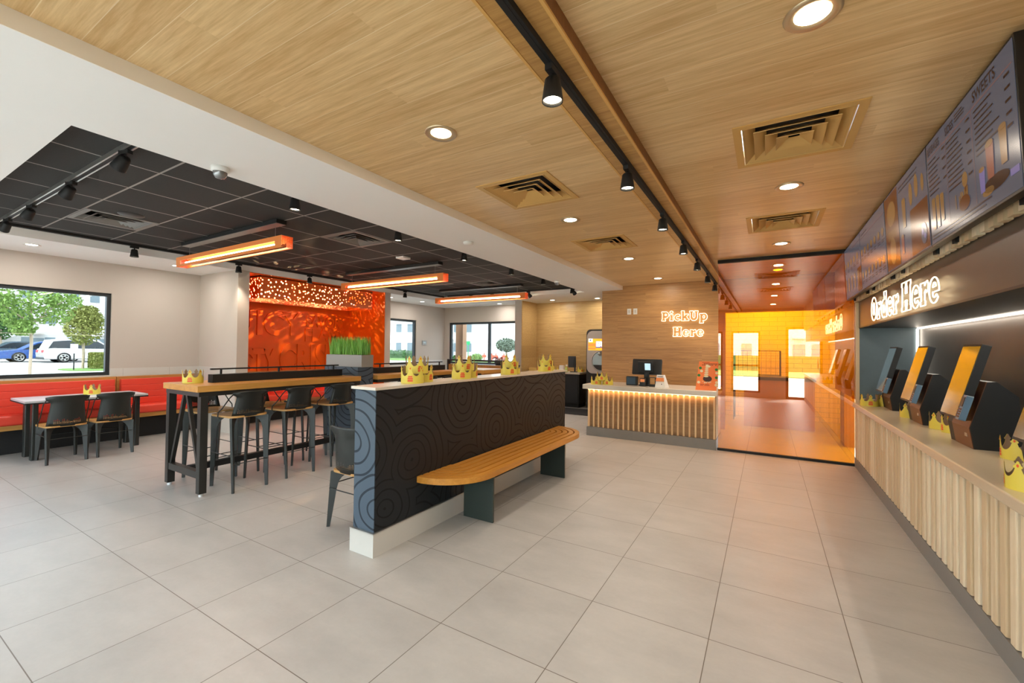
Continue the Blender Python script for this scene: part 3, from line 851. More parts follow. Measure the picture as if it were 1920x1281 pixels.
tb = thing('dining_table', 'grey topped dining table in front of the red booth by the window', 'table', (-8.06, 2.03, 0))
MB().box(-.34, .34, -.60, .60, .715, .74).build('tabletop', mat('laminate_grey', '#B4B6BA', .35), tb)
MB().box(-.343, .343, -.603, .603, .70, .716).build('table_edge', m_blackm, tb)
for sy in (-1, 1):
    for sx in (-1, 1):
        MB().rbox((.24 if sx > 0 else -.09)-.05, (.24 if sx > 0 else -.09)+.05, sy*.50-.028, sy*.50+.028, 0, .70, .012).build('leg', m_metal, tb)
tb2 = thing('dining_table', 'small wood topped table tucked behind the divider wall', 'table', (-2.95, 3.1, 0))
MB().box(-.36, .36, -.34, .34, .715, .74).build('tabletop', m_table, tb2, bevel=.002)
MB().cyl((0, 0, .02), (0, 0, .715), .035).build('pedestal', m_metal, tb2)
MB().box(-.25, .25, -.22, .22, 0, .02).build('foot_plate', m_metal, tb2)
# ================================================================ paper crowns
def crown_proto():
    r = .089; NP = 6; S = 16; n = NP*S; pitch = 2*PI*r/NP; O = []; I = []; Zt = []
    for k in range(n):
        t = 2*PI*k/n; u = (k / S) % 1.0; a = abs(u - round(u)) * pitch   # distance from the nearest point
        if a < .0065: z = .118
        elif a < .013: z = .104
        else: z = .060 + .036 * ((pitch/2 - a) / (pitch/2 - .013)) ** 2.3
        Zt.append(z); O.append(t)
    mb = MB()
    for rad, mi, fl in ((r, 0, 1), (r-.0014, 1, -1)):
        rows = [[(rad*math.cos(t), rad*math.sin(t), z) for t, z in zip(O, zz)] for zz in ([0]*n, [.03]*n, Zt)]
        if fl < 0: rows = rows[::-1]
        mb.grid(rows, mi, False, True)
    for j in range(NP):                                     # knobs on the points
        t = 2*PI*j/NP; c = Vector((math.cos(t), math.sin(t), 0)); tn = Vector((-math.sin(t), math.cos(t), 0))
        for rad, mi in ((r+.0006, 0), (r-.002, 1)):
            for cx, cz, q in ((0, .122, .011), (-.010, .113, .0075), (.010, .113, .0075), (0, .134, .0055)):
                vs = [c*rad + tn*(cx + q*math.cos(a)) + Vector((0, 0, cz + q*math.sin(a))) for a in [2*PI*k/10 for k in range(10)]]
                mb.add(vs, [list(range(10)) if mi == 0 else list(range(10))[::-1]], mi)
    lb_ = MB()
    for j in range(NP):
        t0 = 2*PI*(j)/NP
        if j % 2 == 0:
            for z0, z1, hw in ((.016, .031, .020), (.034, .046, .020), (.049, .060, .016)):
                rows = [[((r+.001)*math.cos(t0+a/r), (r+.001)*math.sin(t0+a/r), z) for a in (-hw, -hw/2, 0, hw/2, hw)] for z in (z0, z1)]
                lb_.grid(rows, 0)
        c = Vector((math.cos(t0), math.sin(t0), 0)); tn = Vector((-math.sin(t0), math.cos(t0), 0))
        vs = [c*(r+.0016) + tn*(.005*math.cos(a)) + Vector((0, 0, .118+.008*math.sin(a))) for a in [2*PI*k/8 for k in range(8)]]
        lb_.add(vs, [list(range(8))], 0)
    mb.add(lb_.v, lb_.f, 2)
    return tag(mb.build('paper_crown', (m_yel, m_crin, m_crred)), None, 'paper crown')
proto = crown_proto(); used = [False]
def crown(x, y, z, label, group, rz=0.0):
    if not used[0]:
        used[0] = True; proto.location = (x, y, z); proto.rotation_euler = (0, 0, rz); proto['label'] = label; proto['group'] = group
        return proto
    return dup(proto, (x, y, z), rz, label, group)
CW = 'yellow paper crowns standing on the divider wall'
face = -PI*.32
for gi, (ya, yb, yt, where) in enumerate(((2.50, 2.67, 2.575, 'nearest crown stack on the divider wall'), (3.13, 3.305, 3.21, 'second nearest crown stack on the divider wall'),
        (3.97, 4.135, 4.04, 'third nearest crown stack on the divider wall'), (4.84, 5.02, 4.93, 'farthest crown stack on the divider wall'))):
    crown(-2.405, ya, 1.17, 'yellow crown, lower near one of the ' + where, CW, face + .2*gi)
    crown(-2.46, yb, 1.17, 'yellow crown, lower far one of the ' + where, CW, face + 1.1 + .2*gi)
    crown(-2.43, yt, 1.243, 'yellow crown on top of the ' + where, CW, face + .5)
CP = 'yellow paper crowns on the pickup counter'
crown(-2.49, 6.98, .86, 'yellow paper crown at the left end of the pickup counter', CP, -1.2)
crown(-2.31, 7.04, .86, 'yellow paper crown right of the first one on the pickup counter', CP, -1.4)
crown(-2.40, 7.01, .933, 'yellow paper crown stacked on two others on the pickup counter', CP, -1.3)
CK = 'yellow paper crowns between the kiosks'
crown(1.06, 6.62, .81, 'yellow paper crown in the far corner of the kiosk alcove', CK, 2.6)
crown(1.222, 6.70, .81, 'yellow paper crown just in front of the farthest kiosk', CK, 3.1)
crown(1.235, 5.68, .81, 'yellow paper crown peeking out beside the second farthest kiosk', CK, 2.9)
crown(1.284, 4.98, .81, 'yellow paper crown left of the large middle kiosk, farther of the pair', CK, 2.7)
crown(1.315, 4.80, .81, 'yellow paper crown left of the large middle kiosk, nearer of the pair', CK, 3.2)
crown(1.33, 3.82, .81, 'yellow paper crown under the screen of the kiosk cut by the picture edge', CK, 3.0)
crown(1.075, 2.99, .81, 'large yellow paper crown at the right picture edge on the counter front', CK, 2.8)
crown(1.24, 3.10, .81, 'yellow paper crown behind the one at the right picture edge', CK, 3.2) if False else None
crown(-5.08, 2.10, 1.06, 'yellow paper crown on the near end of the bar table', 'crowns on tables', -.7)
crown(-8.22, 2.16, .74, 'yellow paper crown on the grey table by the red booth', 'crowns on tables', -.4)
crown(-5.03, 10.12, .875, 'leftmost small crown on the back drinks counter', 'crowns on the back drinks counter', -1)
crown(-4.82, 10.12, .875, 'second small crown from the left on the back drinks counter', 'crowns on the back drinks counter', -1.3)
crown(-4.60, 10.16, .875, 'small crown beside the white box on the back drinks counter', 'crowns on the back drinks counter', -1)
crown(-4.06, 10.22, .875, 'small crown between the tilted tablet and the drinks machine', 'crowns on the back drinks counter', -.8)

# ================================================================ kiosks
def kiosk_make(scr_mat, label):
    t = thing('ordering_kiosk', label, 'kiosk', group='self ordering kiosks on the counter')
    prof = [(-.11, 0), (-.13, .14), (-.045, .45), (0.0, .455), (.10, .36), (.125, 0)]
    MB().prism(prof, -.20, .20, 'y').build('housing', m_kblack, t, bevel=.004)
    # prism on y uses (x, z)
    b = MB()
    b.add([(-.112, -.205, .002), (-.112, .10, .002), (-.132, .10, .14), (-.132, -.205, .14)], [(0, 1, 2, 3)])
    b.add([(-.132, -.205, .14), (-.132, .10, .14), (-.048, .02, .452), (-.048, -.205, .452)], [(0, 1, 2, 3)])
    b.add([(-.10, .10, .002), (-.10, .205, .002), (-.118, .205, .13), (-.118, .10, .13)], [(0, 1, 2, 3)])
    b.build('bronze_front', m_brown, t, solid=.004)
    MB().box(-.128, -.122, -.15, -.11, .075, .12).build('camera_window', m_alu, t)
    MB().box(-.124, -.116, .02, .07, .15, .163).build('receipt_slot', m_blackm, t)
    MB().box(-.02, .12, -.12, .12, 0, .33).build('rear_cover', m_black, t)
    th = R(14.5); rot = Matrix.Rotation(th, 4, 'Y'); off = Matrix.Translation((-.205, -.075, .20))
    s = MB().rbox(0, .048, -.155, .155, 0, .52, .006, 'x'); s.xf(off @ rot).build('screen_body', m_kblack, t)
    s = MB().box(-.003, .001, -.145, .145, .015, .505); s.xf(off @ rot).build('screen', scr_mat, t)
    MB().box(-.12, -.03, -.05, .05, .30, .40).build('mount', m_brown, t)
    off2 = Matrix.Translation((-.205, -.245, .20)); 
    s = MB().rbox(0, .035, -.035, .035, 0, .17, .008, 'x'); c = s.xf(off2 @ rot).build('card_reader', mat('card_reader_blue', '#5C7890', .35), t)
    s = MB().box(-.003, .001, -.026, .026, .09, .155); s.xf(off2 @ rot).build('reader_display', m_black, c)
    s = MB()
    for i in range(4):
        for j in range(3): s.box(-.004, .001, -.024+j*.017, -.012+j*.017, .015+i*.017, .026+i*.017)
    s.xf(off2 @ rot).build('keypad', m_brown, c)
    return t
def scrmat(name, a, b_, st):  # room reflections on the screens, painted as a glowing gradient
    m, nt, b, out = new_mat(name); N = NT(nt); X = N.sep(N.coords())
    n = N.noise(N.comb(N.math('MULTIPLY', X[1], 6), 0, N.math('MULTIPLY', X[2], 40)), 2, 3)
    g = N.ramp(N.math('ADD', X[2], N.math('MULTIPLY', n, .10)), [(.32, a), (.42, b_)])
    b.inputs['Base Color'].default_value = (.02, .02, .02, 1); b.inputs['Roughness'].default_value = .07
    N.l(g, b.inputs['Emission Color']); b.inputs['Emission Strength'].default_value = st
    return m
k0 = kiosk_make(scrmat('kiosk_reflection_amber', '#9C8458', '#CF9A12', .17), 'ordering kiosk with amber screen, the large one in the middle of the counter')
k0.location = (1.30, 4.25, .81)
k = dup(k0, (1.30, 5.33, .81), 0, 'ordering kiosk with amber screen, second from the far end of the counter')
k = dup(k0, (1.30, 3.17, .81), 0, 'ordering kiosk cut off by the right picture edge')
k = dup(k0, (1.30, 6.40, .81), 0, 'ordering kiosk with grey blue screen, farthest on the counter beside the blue grey panel')
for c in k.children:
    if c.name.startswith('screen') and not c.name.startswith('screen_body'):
        c.data = c.data.copy(); c.data.materials[0] = scrmat('kiosk_reflection_grey', '#66777C', '#7E9498', .15)

# ================================================================ menu boards
m_mb = mat('menu_screen', (.02, .02, .025), .22, 0, .08, emit=.036, ecol=(.72, .74, .92, 1))
m_mo = mat('menu_orange', (.03, .01, .0), .22, 0, .08, emit=.038, ecol=(.75, .22, .06, 1))
m_md = mat('menu_ink', (.02, .01, .01), .22, 0, .1, emit=.02, ecol=(.30, .12, .06, 1))
m_mr = mat('menu_rule', (.05, .01, .01), .22, 0, .1, emit=.10, ecol=(.70, .25, .15, 1))
m_mf = mat('menu_food', (.05, .02, .01), .22, 0, .1, emit=.085, ecol=(.75, .40, .12, 1))
m_mp = mat('menu_purple', (.02, .02, .05), .22, 0, .1, emit=.12, ecol=(.45, .35, .75, 1))
MM = (m_mb, m_mo, m_md, m_mr, m_mf, m_mp)
def disc(mb, x, z, rx, rz, mi, n=14, y=-.004):
    mb.add([(x + rx*math.cos(2*PI*k/n), y, z + rz*math.sin(2*PI*k/n)) for k in range(n)], [list(range(n))], mi)
def rect(mb, x0, x1, z0, z1, mi, y=-.0035):
    mb.add([(x0, y, z0), (x1, y, z0), (x1, y, z1), (x0, y, z1)], [(0, 1, 2, 3)], mi)
def cup(mb, x, z, w, h, mi):
    mb.add([(x-w*.38, -.0045, z), (x+w*.38, -.0045, z), (x+w*.5, -.0045, z+h), (x-w*.5, -.0045, z+h)], [(0, 1, 2, 3)], mi)
    disc(mb, x, z+h, w*.5, w*.2, 4, y=-.005)
def lines(mb, x, z, w, n, step, mi=2, price=None):
    for i in range(n):
        ww = w * rnd.uniform(.6, 1.0); rect(mb, x, x+ww, z-i*step, z-i*step+.008, mi)
        if price and i % 2 == 0: rect(mb, price, price+.05, z-i*step, z-i*step+.012, mi)
def board(yc, label, fill, w=1.115):
    t = thing('menu_board', label, 'menu board', (.888, yc, 2.112), rot=(R(2.7), 0, R(-90)), group='digital menu boards above the order counter')
    h = .645
    MB().box(-w/2, w/2, 0, .045, 0, h).build('bezel', m_black, t, bevel=.002)
    MB().box(-w/2+.012, w/2-.012, -.002, .001, .014, h-.014).build('screen', m_mb, t)
    g = MB(); fill(g, w, h); g.build('menu_graphics', MM, t)
    for x in (-.42, .36): MB().box(x, x+.05, .05, .09, -.02, .02).build('mount_bracket', m_blackm, t)
    return t
def fill_a(g, w, h):
    for x, s, tx, sx_ in ((-.53, .050, 'BEVERAGES', .66), (-.22, .050, 'SIDES', .8), (.15, .058, 'SWEETS', .95)):
        text_mb(g, tx, s*1.25, x, .556, -.004, 2, bold=.0015, sx=sx_)
    rect(g, -.53, .535, .535, .539, 3)
    for x in (-.235, .12): rect(g, x, x+.003, .07, .535, 3)
    lines(g, -.53, .505, .20, 8, .028, price=-.29); lines(g, -.22, .505, .22, 11, .027, price=.05); lines(g, .15, .505, .25, 9, .027, price=.46)
    lines(g, -.08, .60, .14, 3, .016)
    for x in (-.47, -.40, -.33): cup(g, x, .09 + .02*(x > -.4), .06, .15 + .03*(x < -.36), 4)
    for i in range(14): 
        x = rnd.uniform(-.16, .03); rect(g, x, x+.012, .09+rnd.uniform(0, .03), .15+rnd.uniform(0, .05), 4)
    disc(g, -.02, .12, .07, .04, 1); disc(g, .0, .235, .035, .04, 4); rect(g, -.01, .03, .15, .20, 1)
    cup(g, .20, .10, .06, .11, 5); cup(g, .29, .14, .08, .16, 3); cup(g, .42, .16, .07, .16, 4); disc(g, .33, .11, .13, .035, 2); disc(g, .25, .09, .06, .02, 4)
    rect(g, .46, .535, .085, .115, 5); lines(g, -.53, .055, 1.0, 2, .02)
def fill_b(g, w, h):
    rect(g, -.54, -.14, .02, .62, 1); disc(g, -.34, .46, .13, .10, 4); rect(g, -.47, -.2, .26, .33, 4); disc(g, -.34, .16, .09, .11, 4)
    lines(g, -.10, .58, .58, 2, .03)
    rect(g, .16, .54, .02, .34, 1); cup(g, .02, .26, .09, .2, 4); disc(g, .20, .45, .04, .08, 4); disc(g, .33, .47, .04, .08, 4); disc(g, .46, .45, .03, .06, 4)
    disc(g, .44, .12, .06, .07, 0, y=-.005); disc(g, .42, .13, .018, .02, 5, y=-.006); disc(g, .46, .10, .02, .018, 5, y=-.006)
    cup(g, -.05, .08, .07, .13, 3)
def fill_c(g, w, h):
    rect(g, -.54, .54, .545, .549, 3); lines(g, -.5, .575, .3, 1, .03)
    for i in range(7):
        for j in (0, 1):
            x = -.47 + i*.155; z = .40 - j*.24
            disc(g, x, z, .042, .032, 4); rect(g, x-.03, x+.03, z-.045, z-.01, 1); lines(g, x-.05, z-.075, .10, 2, .018)
def fill_d(g, w, h):
    rect(g, -.54, .54, .565, .569, 3); rect(g, .30, .54, .02, .28, 1)
    for i in range(5):
        x = -.45 + i*.2; disc(g, x, .42, .05, .04, 4); lines(g, x-.06, .35, .12, 2, .02); cup(g, x, .09, .07, .15, 4)
board(3.061, 'largest looking menu board listing beverages, sides and sweets', fill_a)
board(4.178, 'menu board with an orange panel and shakes, second from the right', fill_b)
board(5.300, 'menu board with two rows of small burger pictures', fill_c)
board(6.388, 'menu board farthest away, touching the orange glass screen', fill_d, 1.06)

# ================================================================ neon signs
def arc(cx, cy, rx, ry, a0, a1, n=10): return [(cx + rx*math.cos(R(a0+(a1-a0)*k/n)), cy + ry*math.sin(R(a0+(a1-a0)*k/n))) for k in range(n+1)]
def ell(cx, cy, rx, ry): return arc(cx, cy, rx, ry, 0, 342, 19)
GL = {
 'P': (.80, [[(0,0),(.44,0),(.44,.14),(.38,.17),(.38,.31)] + arc(.44,.655,.34,.345,-88,88) + [(0,1),(0,.86),(.07,.82),(.07,.18),(0,.14)], ell(.45,.66,.09,.09)]),
 'i': (.44, [[(0,0),(.42,0),(.42,.13),(.36,.16),(.36,.68),(0,.68),(0,.55),(.06,.52),(.06,.16),(0,.13)], ell(.20,.93,.17,.13)]),
 'c': (.66, [arc(.36,.35,.36,.36,38,360-42,22) + [(.50,.20)] + arc(.38,.34,.15,.14,-60,-300,10) + [(.43,.42)]]),
 'k': (.80, [[(0,0),(.38,0),(.38,.13),(.34,.15),(.34,.26),(.44,.13),(.40,0),(.82,0),(.82,.14),(.76,.16),(.56,.42),(.70,.56),(.78,.58),(.78,.70),(.44,.70),(.34,.52),(.34,1.04),(0,1.04),(0,.90),(.06,.87),(.06,.16),(0,.13)]]),
 'U': (.94, [[(0,1),(0,.86),(.06,.82),(.06,.38)] + arc(.44,.36,.38,.37,180,360,12) + [(.82,.82),(.88,.86),(.88,1),(.50,1),(.50,.86),(.55,.82),(.55,.40)] + arc(.445,.38,.10,.11,0,-180,6) + [(.35,.82),(.40,.86),(.40,1)]]),
 'p': (.82, [[(0,-.28),(.42,-.28),(.42,-.15),(.36,-.12),(.36,.0)] + arc(.45,.35,.34,.37,-80,100,12) + [(.36,.70),(0,.70),(0,.57),(.06,.54),(.06,-.12),(0,-.15)], ell(.44,.36,.09,.15)]),
 'H': (1.0, [[(0,0),(.44,0),(.44,.14),(.39,.17),(.39,.36),(.57,.36),(.57,.17),(.52,.14),(.52,0),(.96,0),(.96,.14),(.90,.17),(.90,.83),(.96,.86),(.96,1),(.52,1),(.52,.86),(.57,.83),(.57,.60),(.39,.60),(.39,.83),(.44,.86),(.44,1),(0,1),(0,.86),(.06,.83),(.06,.17),(0,.14)]]),
 'e': (.76, [arc(.37,.36,.37,.37,-8,322,24)[::1] + [(.56,.22)] + arc(.40,.24,.12,.09,-20,-180,6) + [(.28,.31),(.74,.31)], arc(.40,.46,.11,.12,0,180,8) + [(.29,.45)]]),
 'r': (.66, [[(0,0),(.42,0),(.42,.13),(.36,.16),(.36,.40),(.44,.46),(.50,.38),(.64,.42),(.66,.60),(.58,.72),(.46,.70),(.36,.60),(.34,.70),(0,.70),(0,.57),(.06,.54),(.06,.16),(0,.13)]]),
 'O': (.96, [arc(.46,.5,.46,.52,0,345,23), ell(.46,.5,.13,.27)]),
 'd': (.80, [arc(.34,.35,.34,.37,95,275,12) + [(.42,.03),(.44,0),(.78,0),(.78,.13),(.73,.16),(.73,1.04),(.38,1.04),(.38,.90),(.44,.87),(.44,.72)], ell(.36,.35,.09,.16)]),
}
def neon(par, txt, x, z, hgt, width, r=.005, y=0):
    adv = sum(GL[c][0] + .06 if c != ' ' else .34 for c in txt) - .06; sx = width / adv; cx = 0
    for c in txt:
        if c == ' ': cx += .34; continue
        mb = MB()
        for poly in GL[c][1]:
            mb.tube([(x + (cx + px)*sx, y, z + pz*hgt) for px, pz in poly], r, 6, closed=True)
        mb.build('letter', m_neon, par)
        cx += GL[c][0] + .06
def neonback(mb, txt, x, z, hgt, width, y0, y1):
    adv = sum(GL[c][0] + .06 if c != ' ' else .34 for c in txt) - .06; sx = width / adv; cx = 0
    for c in txt:
        if c == ' ': cx += .34; continue
        P = GL[c][1][0]
        mb.prism([(x + (cx + px)*sx, z + pz*hgt) for px, pz in P], y0, y1, 'y'); cx += GL[c][0] + .06
m_clear = mat('acrylic_letter_back', '#B98A4E', .3)
sg = thing('neon_sign', 'glowing outlined PickUp Here sign on the wood pickup wall', 'neon sign', (-1.37, YP, 1.70))
n_ = MB(); neon(sg, 'PickUp', -.42, .325, .185, .835, .0038, -.03); neon(sg, 'Here', -.205, .02, .185, .555, .0038, -.03)
n_ = MB()
for x, z in ((-.40, .33), (.1, .34), (.39, .36), (-.18, .03), (.33, .05)): n_.cyl((x, 0, z), (x, -.03, z), .004, seg=6)
n_.build('standoff', m_alu, sg)
sg2 = thing('neon_sign', 'glowing outlined Order Here sign on the dark fascia above the kiosks', 'neon sign', (1.0, 4.86, 1.79), R(-90))
n_ = MB(); neon(sg2, 'Order Here', -1.045, .0, .235, 2.10, .0042, -.035)
n_ = MB()
for x in (-.9, -.3, .2, .9): n_.cyl((x, 0, .08), (x, -.03, .08), .006, seg=6)
n_.build('standoff', m_alu, sg2)

# ================================================================ ceiling fixtures
def downlight(r=.10, col=m_lens, trimm=None):
    t = thing('downlight', '', 'downlight')
    MB().lathe([(r*.62, 0), (r*.66, -.004), (r*.95, -.008), (r, -.002), (r, .0)], 28).build('trim_ring', trimm, t)
    b = MB(); b.lathe([(.001, -.001), (r*.62, -.0015)], 24); b.build('lens', col, t)
    return t
m_ring = mat('satin_ring', '#C9B593', .3, .7); m_ringw = mat('white_ring', '#E4E1DA', .4)
dl = downlight(.10, m_lens, m_ring); dl.location = (.153, 2.02, ZC); dl['label'] = 'round ceiling downlight above the kiosks, cut by the top picture edge'; dl['group'] = 'downlights in the wood ceiling'
lamp(dl, 'AREA', 3.2, WARM, (0, 0, -.012), .12)
for x, y, lb_ in ((-1.735, 2.02, 'round downlight in the left wood ceiling bay, nearest'), (.153, 4.07, 'round downlight between the two tan vents in the right ceiling bay'),
        (-1.735, 4.05, 'round downlight between the two tan vents in the left ceiling bay'), (.153, 6.19, 'round downlight just before the orange glass screen'),
        (-1.73, 6.19, 'round downlight past the second tan vent in the left ceiling bay'), (-1.73, 8.14, 'round downlight nearest the pickup wall'),
        (.153, 8.14, 'round downlight seen through the orange glass'), (-1.735, -.1, 'round downlight behind the camera, left bay'), (.153, -.1, 'round downlight behind the camera, right bay')):
    dup(dl, (x, y, ZC), 0, lb_)
dw_ = downlight(.085, m_lensw, m_ringw); dw_.location = (-8.0, 1.50, ZW); dw_['label'] = 'white ceiling downlight over the long red booth'; dw_['group'] = 'downlights in the white ceiling'
lamp(dw_, 'AREA', 4.0, NEUT, (0, 0, -.012), .11)
for x, y, lb_ in ((-8.0, 3.05, 'white ceiling downlight behind the first orange pendant'), (-8.1, 7.6, 'white ceiling downlight just past the orange bay'),
        (-8.07, 8.72, 'white ceiling downlight near the far left window'), (-6.40, 10.02, 'white ceiling downlight above the back window'),
        (-4.71, 9.88, 'white ceiling downlight left of the last track head by the wood panelling'), (-3.55, 9.98, 'white ceiling downlight next to the pickup wall corner'),
        (-3.0, .0, 'white ceiling downlight behind the camera')):
    dup(dw_, (x, y, ZW), 0, lb_)

def vent(size, m, label, group, loc, dark=m_ventdark, half=False):
    t = thing('ceiling_vent', label, 'ceiling vent', loc, group=group)
    s = size/2; f = MB()
    for a, b_, z in ((s, s-.045, -.006),):
        f.box(-a, a, -a, -b_, z, 0); f.box(-a, a, b_, a, z, 0); f.box(-a, -b_, -b_, b_, z, 0); f.box(b_, a, -b_, b_, z, 0)
    f.build('frame', m, t)
    n = 4; w0 = s - .05; stp = w0 / (n + .6)
    for k in range(n):
        o = w0 - k*stp; i = o - stp*1.12 if k < n-1 else .03; z0 = -.004 - .004*k; z1 = z0 + .040; v = MB()
        oc_ = [(-o,-o),(o,-o),(o,o),(-o,o)]; ic = [(-i,-i),(i,-i),(i,i),(-i,i)]
        vs = [(p[0], p[1], z0) for p in ic] + [(p[0], p[1], z1) for p in oc_]
        if k: vs = [(p[0]*.86 if 0 else p[0], p[1], z1) for p in ic] + [(p[0], p[1], z0) for p in oc_]
        else: vs = [(p[0], p[1], .045) for p in ic] + [(p[0], p[1], -.004) for p in oc_]
        v.add(vs, [(q, (q+1) % 4, 4+(q+1) % 4, 4+q) for q in range(4)]); v.build('louver', m, t, solid=.004)
    d_ = MB(); q = w0 - .005; d_.box(-q, q, -q, q, .095, .10)
    for a_ in (-1, 1): d_.box(a_*q, a_*(q-.004), -q, q, .0, .10); d_.box(-q, q, a_*q, a_*(q-.004), 0, .10)
    d_.build('duct', dark, t)
    return t
# recess the vents slightly proud of the ceiling
G = 'tan square vents in the wood ceiling'
v0 = vent(.65, m_ventw, 'large tan square ceiling vent nearest on the right, above the kiosks', G, (.145, 3.16, ZC))

for x, y, l_ in ((-1.735, 3.16, 'tan square ceiling vent nearest in the left wood bay'), (.145, 5.16, 'tan square ceiling vent farther along the right bay'), (-1.745, 5.17, 'tan square ceiling vent farther along the left bay')):
    dup(v0, (x, y, ZC), 0, l_)
m_ventgrey = mat('vent_grey', '#74726E', .5)
v1 = vent(.60, m_ventgrey, 'grey louvered vent in the near part of the black ceiling', 'vents in the black ceiling', (-6.10, 1.74, 2.80), m_blackm)
dup(v1, (-4.42, 3.58, 2.80), 0, 'dark louvered vent in the black ceiling between the first two pendants')
dup(v1, (-5.03, 7.33, 2.80), 0, 'dark louvered vent in the black ceiling before the third pendant')
dup(v1, (-5.95, 6.75, 2.80), 0, 'dark louvered vent beside the far pendant canopy')

# track heads
def head(tilt=0):
    t = thing('track_light', '', 'track light')
    MB().box(-.016, .016, -.045, .045, -.028, 0).build('adapter', m_blackm, t)
    MB().cyl((0, 0, -.028), (0, 0, -.05), .008, seg=8).build('stem', m_blackm, t)
    rot = Matrix.Translation((0, 0, -.052)) @ Matrix.Rotation(tilt, 4, 'X')
    c = MB().lathe([(.001, .010), (.026, .008), (.034, 0), (.046, -.088), (.046, -.094), (.042, -.094), (.040, -.078)], 20); c.xf(rot); cn = c.build('can', m_blackm, t)
    l = MB().lathe([(.001, -.080), (.041, -.080)], 20); l.xf(rot); l.build('lens', m_lens, cn)
    return t
def track(name, pts, label):
    t = thing('light_track', label, 'light track', pts[0]); o = Vector(pts[0])
    for a, b_ in zip(pts, pts[1:]):
        a = Vector(a) - o; b_ = Vector(b_) - o; mb = MB()
        if abs(a.x - b_.x) < .01: mb.box(a.x-.019, a.x+.019, a.y, b_.y, -.03, 0); mb.box(a.x-.006, a.x+.006, a.y, b_.y, -.032, -.028)
        else: mb.box(a.x, b_.x, a.y-.019, a.y+.019, -.03, 0)
        mb.build('rail', m_blackm, t)
    return t
track('light_track', [(-.80, YF+.05, ZW), (-.80, YP-.1, ZW)], 'black light track under the lowered wood ceiling strip')
t_ = track('light_track', [(-3.50, 1.10, 2.80), (-3.50, 8.7, 2.80)], 'black light track along the right edge of the black ceiling')
t_ = track('light_track', [(-7.15, 1.12, 2.80), (-3.52, 1.12, 2.80)], 'pale light track along the near edge of the black ceiling')
for yy in (-.024, .014): MB().box(0, 3.63, yy, yy+.010, -.034, 0).build('edge_strip', m_alu, t_)
t_ = track('light_track', [(-7.30, 1.10, 2.80), (-7.30, 8.7, 2.80)], 'black light track along the left edge of the black ceiling')
t_ = track('light_track', [(-7.1, 8.62, 2.80), (-3.55, 8.62, 2.80)], 'black light track along the far edge of the black ceiling')
h0 = head(0); first = [True]
def put(x, y, z, label, group, rz=0, tilt=None, spot=None):
    if first[0] and tilt is None: o = h0; first[0] = False; o.location = (x, y, z); o.rotation_euler = (0, 0, rz); o['label'] = label; o['group'] = group
    elif tilt is None: o = dup(h0, (x, y, z), rz, label, group)
    else:
        o = dup(tilted, (x, y, z), rz, label, group)
    if spot: lamp(o, 'SPOT', spot, WARM, (0, 0, -.155), .03, (0, 0, 0), R(85), .8)
    return o
ordi = ['nearest', 'second nearest', 'third nearest', 'fourth nearest', 'fifth nearest', 'sixth nearest', 'farthest']
for i, y in enumerate((1.66, 2.82, 3.95, 5.05, 6.15, 7.33, 8.40)):
    put(-.80, y, ZW-.03, ordi[i] + ' black track light on the wood strip track', 'track lights under the wood ceiling', 0, spot=8)
for i, y in enumerate((2.18, 3.38, 4.58, 5.82, 6.95, 8.3)):
    put(-3.50, y, 2.77, ordi[i] + ' black track light along the right edge of the black ceiling', 'track lights at the right edge of the black ceiling', 0, spot=11)
for i, y in enumerate((2.30, 3.62, 4.86, 7.3)):
    put(-7.30, y, 2.77, ordi[i] + ' black track light along the left edge of the black ceiling', 'track lights at the left edge of the black ceiling', 0, spot=11)
first_t = [True]
tilted = head(R(-48)); tilted.rotation_euler = (0, 0, R(-90))
tl = (-3.75, -4.87, -6.03, -6.92); nm = ['rightmost', 'second from right', 'third from right', 'leftmost']
tilted.location = (tl[0], 1.12, 2.77); tilted.rotation_euler = (0, 0, R(-75)); tilted['label'] = 'rightmost tilted black track light on the pale near track'; tilted['group'] = 'tilted track lights on the near track'
for i in (1, 2, 3): dup(tilted, (tl[i], 1.12, 2.77), R(-75), nm[i] + ' tilted black track light on the pale near track')
for i, x in enumerate((-3.62, -4.72, -5.72, -6.36)):
    dup(tilted, (x, 8.62, 2.77), R(160), nm[i] + ' small tilted track light on the far track', 'tilted track lights on the far track')

# pendants
def pendant():
    t = thing('pendant_light', '', 'pendant light'); Lh = 1.20; w = .062
    b = MB()
    b.box(-Lh, Lh, -w, w, .118, .121)                                 # top
    for sy in (-1, 1):
        b.box(-Lh, Lh, sy*w-.0015, sy*w+.0015, .070, .121); b.box(-Lh, Lh, sy*w-.0015, sy*w+.0015, 0, .026)
        for sx in (-1, 1): b.box(sx*Lh, sx*(Lh-.12), sy*w-.0015, sy*w+.0015, .026, .070)
    b.box(-Lh, Lh, -w, -w+.022, -.002, .001); b.box(-Lh, Lh, w-.022, w, -.002, .001)
    b.build('housing', m_pend, t)
    for xe in (-Lh, Lh): MB().box(xe-.0015, xe+.0015, -w, w, 0, .121).build('perforated_end', m_perf, t)
    MB().cyl((-Lh+.13, 0, .048), (Lh-.13, 0, .048), .017, seg=12).build('light_tube', m_tube, t)
    for sx in (-1, 1):
        MB().cyl((sx*.98, 0, .121), (sx*.98, 0, .268), .002, seg=6).build('cable', m_alu, t)
    MB().box(-1.09, 1.09, -.055, .055, .268, .31).build('canopy', m_blackm, t)
    MB().box(-1.085, 1.085, -.05, .05, .264, .268).build('canopy_face', mat('canopy_face', '#8B8680', .35, .3), t)
    lamp(t, 'AREA', 7, (1, .80, .62), (0, 0, -.006), shape='RECTANGLE', size=2.2, size_y=.07)
    return t
